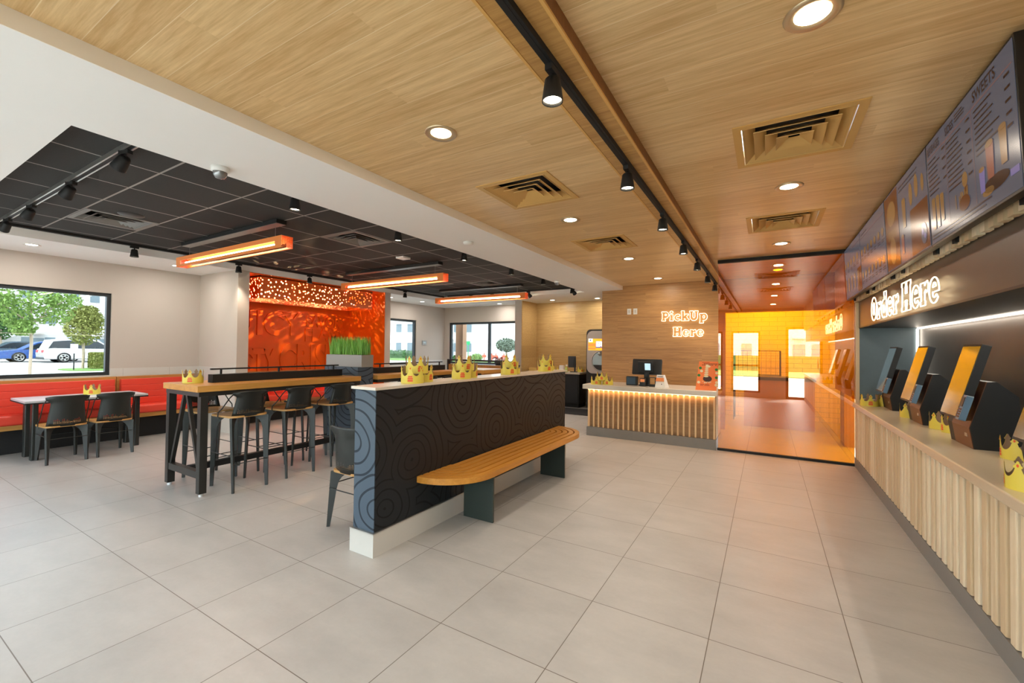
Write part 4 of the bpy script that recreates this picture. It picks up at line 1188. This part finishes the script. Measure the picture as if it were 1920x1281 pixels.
pd = pendant(); pd.location = (-5.53, 2.62, 2.485); pd['label'] = 'long orange box pendant with light tube, nearest of the row'; pd['group'] = 'orange linear pendants under the black ceiling'
dup(pd, (-5.47, 5.13, 2.485), 0, 'long orange box pendant in the middle of the row'); dup(pd, (-5.45, 7.68, 2.485), 0, 'long orange box pendant farthest in the row')

# small ceiling devices
t = thing('security_camera', 'white dome security camera on the ceiling beside the black recess', 'security camera', (-3.30, 1.50, ZW))
MB().lathe([(.001, 0), (.055, 0), (.055, -.028), (.045, -.035)], 20).build('base', m_plwhite, t)
MB().lathe([(.045, -.032), (.042, -.055), (.028, -.075), (.001, -.082)], 20).build('dome', mat('dome_glass', '#8C8E90', .08, .6), t)
dup(t, (-3.30, 7.12, ZW), 0, 'white dome security camera on the ceiling near the pickup wall end')
one('smoke_detector', MB().lathe([(.001, 2.70), (.06, 2.70), (.06, 2.68), (.045, 2.665), (.02, 2.66), (.001, 2.66)], 20, (-3.02, 4.03, 0)), m_plwhite, 'round white smoke detector on the white soffit', 'smoke detector')
one('ceiling_sensor', MB().box(-4.75, -4.60, 4.55, 4.70, 2.775, 2.80), m_plwhite, 'small square white sensor on the black ceiling', 'sensor')
one('ceiling_speaker', MB().lathe([(.001, 2.792), (.10, 2.792), (.11, 2.80)], 24, (-5.69, 1.76, 0)), m_ventb, 'round dark speaker in the near black ceiling tiles', 'speaker')
# ================================================================ small things
# point of sale on the pickup counter
Z = .86
t = thing('register_terminal', 'black register with customer display on the pickup counter', 'register', (-1.72, 7.20, Z))
MB().box(-.10, .12, -.05, .10, 0, .02).build('foot', m_black, t)
MB().box(-.03, .05, .02, .06, .02, .22).build('stand', m_black, t)
s = MB().rbox(-.235, .24, -.02, .02, 0, .26, .012, 'y'); s.xf(Matrix.Translation((0, .06, .18)) @ Matrix.Rotation(R(-14), 4, 'X')).build('monitor_back', m_black, t)
s = MB().rbox(-.115, .115, -.016, .016, 0, .175, .008, 'y'); d_ = s.xf(Matrix.Translation((0, -.02, .225)) @ Matrix.Rotation(R(10), 4, 'X')).build('customer_display', m_kblack, t)
s = MB().box(.00, .09, -.019, -.016, .04, .15).box(.0, .03, -.020, -.0185, .05, .14)
s.xf(Matrix.Translation((0, -.02, .225)) @ Matrix.Rotation(R(10), 4, 'X')).build('lit_image', mat('display_image', '#9FBFD0', .3, emit=.5), d_)
t = thing('card_terminal', 'dark card terminal with a blue face left of the register', 'card terminal', (-1.93, 7.16, Z))
MB().rbox(-.09, .09, -.03, .05, 0, .15, .012, 'y').build('body', m_black, t)
MB().box(-.08, .06, -.034, -.028, .02, .135).build('face', mat('terminal_blue', '#33475A', .3), t)
t = thing('card_terminal', 'card reader with small orange screen in front of the register', 'card terminal', (-1.735, 7.08, Z))
MB().rbox(-.045, .045, -.02, .03, 0, .13, .01, 'y').build('body', m_black, t)
MB().box(-.034, .034, -.024, -.018, .07, .118).build('screen', mat('reader_screen', '#C87A48', .3, emit=.2), t)
t = thing('receipt_holder', 'small black stand with wooden face between register and leaflet holder', 'holder', (-1.585, 7.10, Z))
MB().box(-.05, .06, -.02, .03, 0, .15).build('body', m_black, t); MB().box(-.035, .04, -.023, -.019, .04, .14).build('face', m_ply, t)
t = thing('leaflet_holder', 'white tent card with an orange band on the pickup counter', 'tent card', (-1.44, 7.00, Z))
MB().add([(-.075,-.05,0),(.065,-.05,0),(.045,.0,.20),(-.055,.0,.20),(.12,.06,0),(.06,.03,.20)], [(0,1,2,3),(1,4,5,2)]).build('card', m_plwhite, t, solid=.004)
b = MB(); b.add([(-.070,-.040,.10),(.062,-.040,.10),(.052,-.016,.155),(-.062,-.016,.155)], [(0,1,2,3)]); b.build('orange_band', mat('band_orange', '#E58A4A', .5), t)
b = MB(); b.add([(-.045,-.012,.168),(.035,-.012,.168),(.033,-.006,.180),(-.043,-.006,.180)], [(0,1,2,3)]); b.add([(.02,-.047,.05),(.032,-.047,.05),(.032,-.043,.065),(.02,-.043,.065)], [(0,1,2,3)]); b.build('ink', m_black, t)
# poster stand
t = thing('counter_poster', 'orange counter poster with a dessert picture at the right end of the pickup counter', 'poster', (-.775, 6.98, Z), R(6))
tilt = Matrix.Rotation(R(-6), 4, 'X')
b = MB(); b.add([(-.15,0,0),(.135,0,0),(.165,0,.43),(-.10,0,.43)], [(0,1,2,3)]); b.xf(tilt).build('panel', mat('poster_orange', '#F4803A', .4), t, solid=.006)
MB().box(-.13, .12, .0, .09, 0, .008).build('foot', m_orange, t)
g = MB()
def sk(x, z): return x + (z/.43)*.035
for i in range(7):
    disc(g, sk(-.02, .20+i*.028), .205+i*.028, .032-.0018*i, .012, 1, y=-.0075-.0002*i)
disc(g, sk(0, .17), .17, .062, .045, 2, y=-.007); disc(g, sk(-.005, .35), .355, .034, .018, 1, y=-.008)
for x, z, c_ in ((-.11,.33,0),(.11,.31,0),(-.12,.22,0),(.12,.19,0),(-.09,.285,1),(.12,.26,1),(-.115,.115,1),(.13,.12,1),(.125,.08,1)):
    disc(g, sk(x, z), z, .021, .02, 3 if c_ == 0 else 1, y=-.007)
for i in range(18): disc(g, sk(rnd.uniform(-.06,.07), .1), rnd.uniform(.105,.13), .006, .005, 1, y=-.007)
for z, w_ in ((.395,.21),(.375,.20),(.40+.012,.1),(.085,.12),(.07,.13)):
    for k in range(9):
        if rnd.random() < .9: rect(g, sk(-.09, z)+k*w_/9, sk(-.09, z)+k*w_/9+w_/12, z-.004, z+.005, 2 if z > .2 and z < .41 else 4, y=-.007)
g.xf(tilt).build('printed_artwork', (m_orange, mat('art_cream', '#EAD9AE', .5), mat('art_dark', '#3A1C14', .5), mat('art_green', '#2E7D33', .5), mat('art_rust', '#B5400F', .5)), t)
# wall switches
for i, (x, l_) in enumerate(((-2.44, 'left of two white wall plates on the pickup wall'), (-2.315, 'right of two white wall plates on the pickup wall'))):
    t = thing('wall_plate', l_, 'wall plate', (x, YP, 2.18), group='wall plates on the pickup wall')
    MB().rbox(-.04, .04, -.008, 0, 0, .12, .006, 'y').build('plate', m_plwhite, t); MB().box(-.014, .014, -.011, -.008, .03, .09).build('switch', mat('switch_grey', '#C9C6BF', .4), t)
t = thing('thermostat', 'grey thermostat on the white wall between the two far windows', 'thermostat', (XL, 9.52, 1.53))
MB().rbox(0, .02, -.09, .09, 0, .13, .01, 'x').build('body', m_grey, t); MB().box(.019, .022, -.05, .05, .05, .09).build('display', mat('thermostat_display', '#AFC0C4', .3), t)

# drinks corner
t = thing('drinks_counter', 'black cabinet with pale top along the back wood wall', 'cabinet', (-4.9, 10.13, 0))
MB().box(-.51, .93, -.24, .28, .1, .83).build('body', m_black, t); MB().box(-.50, .90, -.18, .27, 0, .1).build('plinth', m_blackm, t)
MB().box(-.53, .96, -.28, .29, .83, .87).build('countertop', m_quartz_w, t)
for i in range(2): MB().box(-.50+i*.71, .19+i*.71, -.255, -.24, .12, .80).build('door', m_kblack, t)
one('floor_mat', MB().rbox(-4.6, -3.2, 8.85, 9.75, 0, .012, .03), m_blackm, 'black rubber mat in front of the drinks machine', 'floor mat')
t = thing('soda_machine', 'tall rounded drinks machine with orange screen and round dispensing bay', 'drinks machine', (-3.43, 10.15, 0))
MB().rbox(-.37, .37, -.22, .28, .0, 1.94, .10, 'y').build('body', m_black, t)
MB().rbox(-.345, .345, -.245, -.221, .87, 1.90, .14, 'y', seg=8).build('front_panel', mat('machine_panel', '#C9C2BE', .25), t)
MB().box(-.31, .31, -.250, -.2455, 1.43, 1.71).build('screen', mat('soda_screen', '#F0A41C', .3, emit=.55, ecol='#F0A41C'), t)
g = MB(); g.box(-.31, -.02, -.2525, -.2505, 1.52, 1.60, 0); g.box(-.31, -.12, -.2525, -.2505, 1.45, 1.50, 0)
text_mb(g, 'FANTA', .135, -.10, 1.535, -.254, 1, bold=.02); text_mb(g, 'FANTA', .135, -.094, 1.525, -.2532, 2, bold=.035)
g.box(-.30, -.20, -.2545, -.2505, 1.63, 1.71, 1); g.box(-.27, -.24, -.256, -.2505, 1.655, 1.69, 2)
g.build('screen_graphics', (mat('soda_stripe', '#F08A3C', .4, emit=.4), mat('soda_white', '#FFFFFF', .4, emit=.6), mat('soda_blue', '#2B3F9E', .4, emit=.3)), t)
MB().lathe([(.26, -.252), (.255, -.262), (.235, -.262), (.22, -.20)], 36, (.02, 0, 1.17), axis='y').build('bay_ring', m_alu, t)
b = MB(); b.lathe([(.001, -.249), (.225, -.2505)], 32, (.02, 0, 1.17), axis='y'); b.build('bay_back', mat('bay_metal', '#A9B4B4', .25, .5), t)
MB().lathe([(.001, -.29), (.045, -.29), (.055, -.25)], 20, (-.01, 0, 1.35), axis='y').build('nozzle', m_alu, t)
MB().prism([(.02+.215*math.cos(R(a)), 1.17+.215*math.sin(R(a))) for a in range(205, 336, 10)], -.27, -.252, 'y').build('drip_tray', m_kblack, t)
t = thing('tablet_stand', 'black tilted tablet on the back drinks counter', 'tablet', (-4.22, 10.12, .87), R(25))
MB().box(-.08, .10, -.06, .08, 0, .015).build('foot', m_black, t)
s = MB().rbox(-.10, .10, -.012, .012, 0, .30, .01, 'y'); s.xf(Matrix.Translation((-.03, 0, .12)) @ Matrix.Rotation(R(-22), 4, 'X')).build('tablet', m_kblack, t)
MB().box(.02, .06, -.01, .03, .01, .36).build('arm', m_black, t)
t = thing('spray_bottle', 'small spray bottle with green liquid beside the tablet', 'bottle', (-4.36, 10.0, .87))
MB().lathe([(.001, 0), (.035, 0), (.036, .09), (.014, .13), (.014, .15)], 16).build('bottle', mat('spray_liquid', '#B9C76A', .3), t)
MB().box(-.012, .03, -.012, .012, .15, .19).build('sprayer', m_plwhite, t)
one('napkin_box', MB().rbox(-4.53, -4.42, 9.94, 10.04, .87, 1.04, .008), m_plwhite, 'white upright box left of the spray bottle', 'box')
one('napkin_stack', MB().rbox(-5.42, -5.24, 9.95, 10.08, .87, .95, .01), mat('kraft_paper', '#D9BE74', .6), 'pale yellow paper box at the left end of the back drinks counter', 'box')
# waste and condiment stand seen over the divider
t = thing('condiment_stand', 'dark waist high stand with grey top seen over the divider wall', 'stand', (-5.65, 8.6, 0))
MB().box(-.62, .55, -.25, .25, .05, 1.02).build('body', m_blackm, t); MB().box(-.65, .58, -.28, .28, 1.02, 1.05).build('top', m_steel, t)
t = thing('condiment_basket', 'black basket heaped with colourful wrapped packets', 'basket', (-5.38, 8.5, 1.05))
MB().lathe([(.12, 0), (.16, .10), (.15, .10), (.11, .01), (.001, .01)], 20).build('basket', m_blackm, t)
cols = [mat('packet_' + n, c) for n, c in (('white', '#E4E0DC'), ('red', '#C04A45'), ('blue', '#7FA0BE'), ('pink', '#D8A0A0'))]
g = MB()
for i in range(34):
    b = MB().box(-.035, .035, -.02, .02, -.003, .003, mi=rnd.randrange(4))
    b.xf(Matrix.Translation((rnd.gauss(0, .08), rnd.gauss(0, .06), .10 + rnd.uniform(0, .08))) @ Matrix.Rotation(rnd.uniform(0, 6), 4, Vector((rnd.random(), rnd.random(), rnd.random()+.1)).normalized()))
    g.add(b.v, b.f, b.mi[0])
tag(g.build('packets', cols, t), kind='stuff')
t = thing('partition_rail', 'dark framed wood seat divider beyond the second bar table', 'divider', (-5.3, 7.35, 0))
MB().box(-.70, .70, -.03, .03, 0, 1.10).build('wood_panel', m_booth_wood, t)
b = MB(); b.box(-.72, .72, -.035, .035, 1.17, 1.205); b.box(-.72, -.68, -.035, .035, 0, 1.17); b.box(.68, .72, -.035, .035, 0, 1.17); b.build('rail', m_steel, t)
t = thing('high_table', 'white topped high table with wood edge behind the second stack of crowns', 'table', (-4.75, 6.75, 0))
MB().box(-.32, .30, -.30, .30, 1.045, 1.055).build('top_sheet', m_plwhite, t); MB().box(-.32, .30, -.30, .30, .985, 1.045).build('tabletop', m_table, t)
MB().cyl((0, 0, .02), (0, 0, .985), .035).build('pedestal', m_metal, t); MB().cyl((0, 0, 0), (0, 0, .02), .24, seg=24).build('foot_plate', m_metal, t)

# ---- kitchen behind the orange glass
t = thing('wire_rack', 'black wire basket rack against the yellow tinted tile wall', 'wire rack', (-.18, 10.42, 0))
b = MB()
for x in (-.42, .42):
    for y in (-.2, .2): b.cyl((x, y, 0), (x, y, 1.46), .012, seg=6)
b.build('upright', m_blackm, t)
for z in (.95, 1.46):
    b = MB()
    for k in range(11): b.cyl((-.42+k*.084, -.2, z), (-.42+k*.084, .2, z), .004, seg=4)
    for y in (-.2, .2): b.cyl((-.42, y, z), (.42, y, z), .008, seg=6)
    b.build('shelf', m_blackm, t)
b = MB()
for k in range(11): b.cyl((-.42+k*.084, -.2, .95), (-.42+k*.084, -.2, 1.46), .004, seg=4)
for z in (1.1, 1.25, 1.36): b.cyl((-.42, -.2, z), (.42, -.2, z), .004, seg=4)
b.build('wire_side', m_blackm, t)
t = thing('prep_table', 'low dark topped work table behind the orange glass', 'table', (.15, 9.75, 0))
MB().box(-.55, .62, -.3, .25, .90, .96).build('top', m_steel, t)
MB().box(-.53, .60, -.27, .23, .0, .9).build('body', mat('prep_body', '#B98A58', .5), t)
t = thing('storage_shelf', 'dark shelf unit stacked with boxes behind the right edge of the orange glass', 'shelf', (1.19, 8.45, 0))
MB().box(-.17, .17, -.2, .2, 0, .88).build('base_cabinet', mat('cabinet_tan', '#8E7048', .4), t)
b = MB()
for z in (.88, 1.12, 1.36, 1.62): b.box(-.17, .17, -.2, .2, z, z+.02)
b.box(.15, .17, -.2, .2, .88, 1.64); b.build('shelf_frame', m_blackm, t)
for k, z in enumerate((.90, 1.14, 1.38)):
    for j in range(3): one('storage_box', MB().box(1.04+j*.095, 1.04+j*.095+.08, 8.27, 8.42, z, z+.13+.03*((j+k) % 3)), (m_red, m_booth_wood, m_blackm, m_quartz_w)[(j+k) % 4],
        'small box on the %s storage shelf behind the orange glass, %s one' % (('lowest', 'middle', 'top')[k], ('left', 'centre', 'right')[j]), 'box', 'boxes on the shelf behind the orange glass')
lamp(None, 'AREA', 58, (1, .95, .86), (-.1, 9.75, 2.70), shape='RECTANGLE', size=1.6, size_y=.4, rot=(R(38), 0, 0))  # lamp and its ceiling fixture below are added to brighten the kitchen tiles
kl = one('kitchen_fill_light', MB().box(-.9, .7, 9.75, 10.25, 2.722, 2.748), m_plwhite, 'added ceiling light brightening the kitchen behind the orange glass', 'ceiling light')

# ================================================================ outdoors
m_ground = mottled('pale_concrete', '#ABA8A3', .05, .4, .8)
g = MB(); g.box(-120, XL-.15, -60, 130, -.25, -.1); g.box(XL-.15, 60, YB+.16, 130, -.25, -.1) if False else g.box(XL-.15, 60, 12.3, 130, -.25, -.1); g.box(XL-.15, 60, -60, YF-.2, -.25, -.1)
struct('ground', g, m_ground)
m_lawn = mottled('lawn', '#6F8F48', .15, 3, .9)
m_leaf = mottled('leaf_green', '#7C9A4C', .30, 8, .7); m_leafd = mottled('leaf_dark', '#446B38', .30, 6, .7); m_leafy = mottled('leaf_autumn', '#8A8F4C', .30, 8, .7); m_leafo = mottled('leaf_olive', '#6E7C6A', .2, 8, .7)
m_bark = mottled('pale_bark', '#B7A58F', .15, 8, .8)
m_bld = mat('white_render', '#C9C8C6', .7); m_bwin = mat('building_window', '#6E7E86', .2)
def foliage(mb, c, rx, rz, n, leaf, seed=1):
    r_ = random.Random(seed)
    for i in range(n):
        v = Vector((r_.gauss(0, 1), r_.gauss(0, 1), r_.gauss(0, 1))).normalized() * (r_.random() ** .35)
        p = Vector((c[0] + v.x*rx, c[1] + v.y*rx, c[2] + v.z*rz))
        a = Vector((r_.gauss(0, 1), r_.gauss(0, 1), r_.gauss(0, 1))).normalized(); b_ = a.orthogonal().normalized(); l = leaf * r_.uniform(.6, 1.3)
        mb.add([p - a*l, p + b_*l*.5, p + a*l, p - b_*l*.5], [(0, 1, 2, 3)])
def tree(loc, h, tr, blobs, lm, label, cat='tree', leaf=.12, n=700, branches=True):
    t = thing('tree', label, cat, loc)
    tk = MB(); P = [(0, 0, 0), (.03, .02, h*.35), (-.02, 0, h*.6)]; tk.tube(P, tr, 8)
    if branches:
        for k, (bx, by, bz, brx, brz) in enumerate(blobs): tk.tube([(-.02, 0, h*.55), (bx*.5, by*.5, (h*.55+bz)/2+.1), (bx, by, bz)], tr*.5, 6)
    tk.build('trunk', m_bark, t)
    cr = MB()
    for k, (bx, by, bz, brx, brz) in enumerate(blobs): foliage(cr, (bx, by, bz), brx, brz, n, leaf, k+3)
    cr.build('crown', lm, t); return t
tree((-30.1, 5.7, -.1), 4.4, .06, [(0, -.6, 3.0, .8, .7), (0, .7, 3.0, .8, .6), (0, 0, 3.7, 1.0, .7), (.1, -1.2, 3.5, .7, .6), (0, 1.1, 3.7, .7, .5), (.2, -.3, 2.3, .5, .4)], m_leaf, 'slender light green tree with a thin pale trunk outside the left window', leaf=.09, n=420)
tree((-36, 9.0, -.058), 2.6, .07, [(0, 0, 2.6, .95, 1.2), (0, .1, 3.1, .8, .8)], m_leafy, 'round yellow green tree beside the white car outside the left window', leaf=.10, n=1500)
tree((-72, 11.3, -.1), 5, .2, [(0, 0, 4.2, 1.9, 2.3), (0, -2.2, 4.5, 2, 2.6), (0, -5, 4.6, 2.2, 2.5)], m_leafd, 'dark green bushy tree farthest left outside the window', leaf=.25, n=900)
t = thing('hedge', 'clipped green hedge block outside at the right of the left window', 'hedge', (-35.5, 10.0, -.058))
hm = MB(); r_ = random.Random(5)
for i in range(1800):
    p = Vector((r_.uniform(-.5, .5), r_.uniform(-.75, .9), r_.uniform(.05, .95))); k = r_.randrange(3)
    if k == 0: p.x = .5
    elif k == 1: p.z = .95
    else: p.y = -.75
    a = Vector((r_.gauss(0, 1), r_.gauss(0, 1), r_.gauss(0, 1))).normalized(); b_ = a.orthogonal().normalized()
    hm.add([p-a*.07, p+b_*.05, p+a*.07, p-b_*.05], [(0, 1, 2, 3)])
hm.box(-.45, .45, -.70, .85, 0, .90); hm.build('leaves', m_leafy, t)
one('lawn', MB().rbox(-37, -33.2, 7.9, 12, -.1, -.06, 1.2), m_lawn, 'small patch of lawn under the hedge outside the left window', 'lawn')
t = thing('sign_post', 'thin dark post with small white sign on the lawn', 'post', (-34.5, 8.25, -.06))
MB().cyl((0, 0, 0), (0, 0, .95), .03, seg=8).build('post', m_metal, t); MB().box(-.01, .01, -.16, .16, .95, 1.5).build('sign', m_plwhite, t)

def car(loc, rz, paint, label, suv=False, group='cars parked outside the left window'):
    t = thing('car', label, 'car', loc, rz, group)
    Lc, Wd = 2.3, .92; hb = .95 if suv else .86; ht = 1.66 if suv else 1.46; z0 = .26
    t.scale = (1.18, 1.18, 1.18)
    low = [(-Lc, .42), (-Lc+.04, z0), (Lc-.05, z0), (Lc, .50), (Lc-.06, .72), (Lc-.95, hb), (-Lc+.45, hb+.05), (-Lc+.06, hb), (-Lc-.02, .65)]
    roof = [(Lc-1.05, hb-.01), (Lc-1.85, ht-.06), (Lc-2.3, ht), (-Lc+1.1 if suv else -Lc+1.5, ht), (-Lc+.35 if suv else -Lc+.75, ht-.10 if suv else ht-.15), (-Lc+.10 if suv else -Lc+.35, hb)]
    MB().prism(low, -Wd, Wd, 'y').build('body', paint, t, bevel=.07)
    MB().prism(roof, -Wd*.84, Wd*.84, 'y').build('cabin', paint, t, bevel=.09)
    gl = MB()
    sc = [(p[0]*.94+.0, hb+.02 + (p[1]-hb)*.80) for p in roof]
    gl.prism(sc, -Wd*.845, Wd*.845, 'y'); gl.build('side_glass', mat('car_glass', '#2C3338', .1), t)
    for sx in (-1.32, 1.38):
        for sy in (-1, 1):
            w = MB().lathe([(.001, -.0), (.34, 0), (.35, .04), (.35, .19), (.34, .22), (.001, .22)], 24, (sx, sy*Wd - (.20 if sy > 0 else .02), .34), axis='y'); wo = w.build('wheel', m_blackm, t)
            r2 = MB(); yy = sy*(Wd+.022)
            r2.lathe([(.001, 0), (.07, .0), (.07, .01)], 16, (sx, yy, .34), axis='y')
            for k in range(5):
                a = 2*PI*k/5; ca, sa = math.cos(a), math.sin(a); q = .05
                r2.add([(sx-sa*q, yy, .34+ca*q), (sx+sa*q, yy, .34-ca*q), (sx+ca*.23+sa*q*.8, yy, .34+sa*.23-ca*q*.8), (sx+ca*.23-sa*q*.8, yy, .34+sa*.23+ca*q*.8)], [(0, 1, 2, 3)])
            r2.lathe([(.21, 0), (.25, 0), (.25, .01)], 24, (sx, yy, .34), axis='y')
            r2.build('rim', m_alu, wo)
    MB().box(-Lc-.03, -Lc+.05, -.8, -.45, .70, .86).box(-Lc-.03, -Lc+.05, .45, .8, .70, .86).build('tail_light', mat('tail_light_red', '#C65B55', .3), t)
    MB().box(Lc-.13, Lc+.0, -.8, -.4, .60, .72).box(Lc-.13, Lc+.0, .4, .8, .60, .72).build('headlight', m_plwhite, t)
    MB().box(-Lc-.02, Lc+.0, -Wd*.99, Wd*.99, .22, .36).build('sill', mat('car_plastic', '#4B4E50', .5), t)
    return t
car((-50.3, 12.75, -.1), R(90), mat('car_white', '#C8C8C8', .25), 'white suv parked with its rear to the left outside the left window', True)
car((-53.6, 10.95, -.1), R(-90), mat('car_blue', '#3C5C9C', .25), 'blue car with its nose to the left, partly behind the white suv')
car((-64.5, 11.2, -.1), R(-90), mat('car_dark', '#4A5A66', .25), 'dark grey car farthest left outside the window')
def building(loc, rz, w, h, d, label, cols, rows, wall=m_bld, name='apartment_building', win=(.9, 1.3), z0=1.0):
    t = thing(name, label, 'building', loc, rz); MB().box(-w/2, w/2, 0, d, 0, h).build('wall', wall, t)
    MB().box(-w/2-.2, w/2+.2, -.2, d+.2, h, h+.35).build('parapet', wall, t)
    for i in range(cols):
        for j in range(rows):
            x = -w/2 + (i+.5)*w/cols; z = z0 + j*3.0
            MB().box(x-win[0]/2, x+win[0]/2, -.04, .02, z, z+win[1]).build('window', m_bwin, t)
    for i in range(cols//3 or 1):
        x = -w/2 + (i*3+1)*w/cols; MB().box(x-.55, x+.55, -.9, .02, 2.75, 2.95).build('canopy', wall, t); MB().box(x-.5, x+.5, -.05, .02, 0, 2.2).build('door', m_bwin, t)
    return t
building((-76, 24, -.1), R(90), 22, 9.5, 8, 'white apartment block behind the parked cars outside the left window', 11, 3)
one('boundary_wall', MB().box(-74, -73.7, 0, 13.2, -.1, 2.2), m_bld, 'low white wall at the far left outside the window', 'wall')
building((-50, 50, -.1), R(16), 24, 9.5, 8, 'white town houses seen through the far left and back windows', 12, 3)
building((-29, 62, -.1), R(10), 10, 4.6, 6, 'low salmon coloured building outside the back window', 4, 1, mat('salmon_render', '#D99A80', .7), 'shop_building')
tree((-24.9, 40.5, -.068), 2.4, .10, [(0, 0, 1.9, 1.15, .8)], m_leafo, 'rounded olive coloured tree outside the right pane of the back window', leaf=.12, n=1600)
for (x, y, s, l_, mt) in ((-28.6, 40, .75, 'bright green bush outside the back window', m_leaf), (-32.2, 41, .6, 'loose green bush left of the street sign pole outside', m_leafd)):
    t = thing('bush', l_, 'bush', (x, y, -.068)); f_ = MB(); foliage(f_, (0, 0, s*.6), s, s*.6, 700, .09, 9); f_.build('leaves', mt, t)
t = thing('hedge', 'long low hedge outside the far left window', 'hedge', (-44.5, 44.9, -.1), R(16)); f_ = MB()
for k in range(9): foliage(f_, (-4+k, 0, .6), .8, .6, 260, .14, k)
f_.box(-4.5, 4.5, -.4, .4, 0, .9); f_.build('leaves', m_leafd, t)
t = thing('street_sign', 'green street sign pole outside the back window', 'sign post', (-29.8, 40, -.1)); gm = mat('sign_green', '#2FA66A', .5)
MB().cyl((0, 0, 0), (0, 0, 2.3), .04, seg=8).build('pole', gm, t); MB().box(-.25, .25, -.02, .02, 1.95, 2.35).build('sign_plate', gm, t)
for i, (x, y) in enumerate(((-27.2, 39.5), (-26.6, 40.0), (-26.0, 39.3), (-25.3, 39.0), (-24.4, 39.2))):
    t = thing('traffic_barrier', 'orange and white barrier outside the back window, number %s from the left' % ('one', 'two', 'three', 'four', 'five')[i], 'barrier', (x, y, -.1), group='orange barriers on the street')
    MB().box(-.04, .04, -.04, .04, 0, 1.0).build('post', mat('barrier_orange', '#E0644A', .6), t); MB().box(-.25, .25, -.02, .02, .55, .8).build('board', mat('barrier_orange', '#E0644A', .6), t)
tree((-41.0, 38, -.068), 7, .22, [(0, 0, 7.2, 1.4, 1.2)], m_leafd, 'thick pale trunk of a tall tree outside the far left window', leaf=.2, n=500, branches=False)
g = MB(); g.box(-45.5, -25, 36.5, 43.5, -.1, -.07)
one('lawn', g, m_lawn, 'strip of lawn in front of the town houses', 'lawn')
one('exterior_column', MB().box(-8.60, -8.32, YB+.42, YB+.62, -.1, 2.7), mat('tan_render', '#C79A78', .7), 'tan column just outside the back window', 'column')

# across the street, behind the camera: what the orange glass mirrors through the storefront
building((-6, -34, -.1), PI, 40, 7, 8, 'pale row of houses across the street behind the camera', 14, 2, name='apartment_building')
one('lawn', MB().box(-30, 22, -24, -16, -.1, -.06), m_lawn, 'lawn strip across the street behind the camera', 'lawn')
t = thing('hedge', 'long hedge across the street behind the camera', 'hedge', (-4, -25, -.1)); MB().box(-22, 22, -.5, .5, 0, 1.2).build('leaves', m_leafd, t)
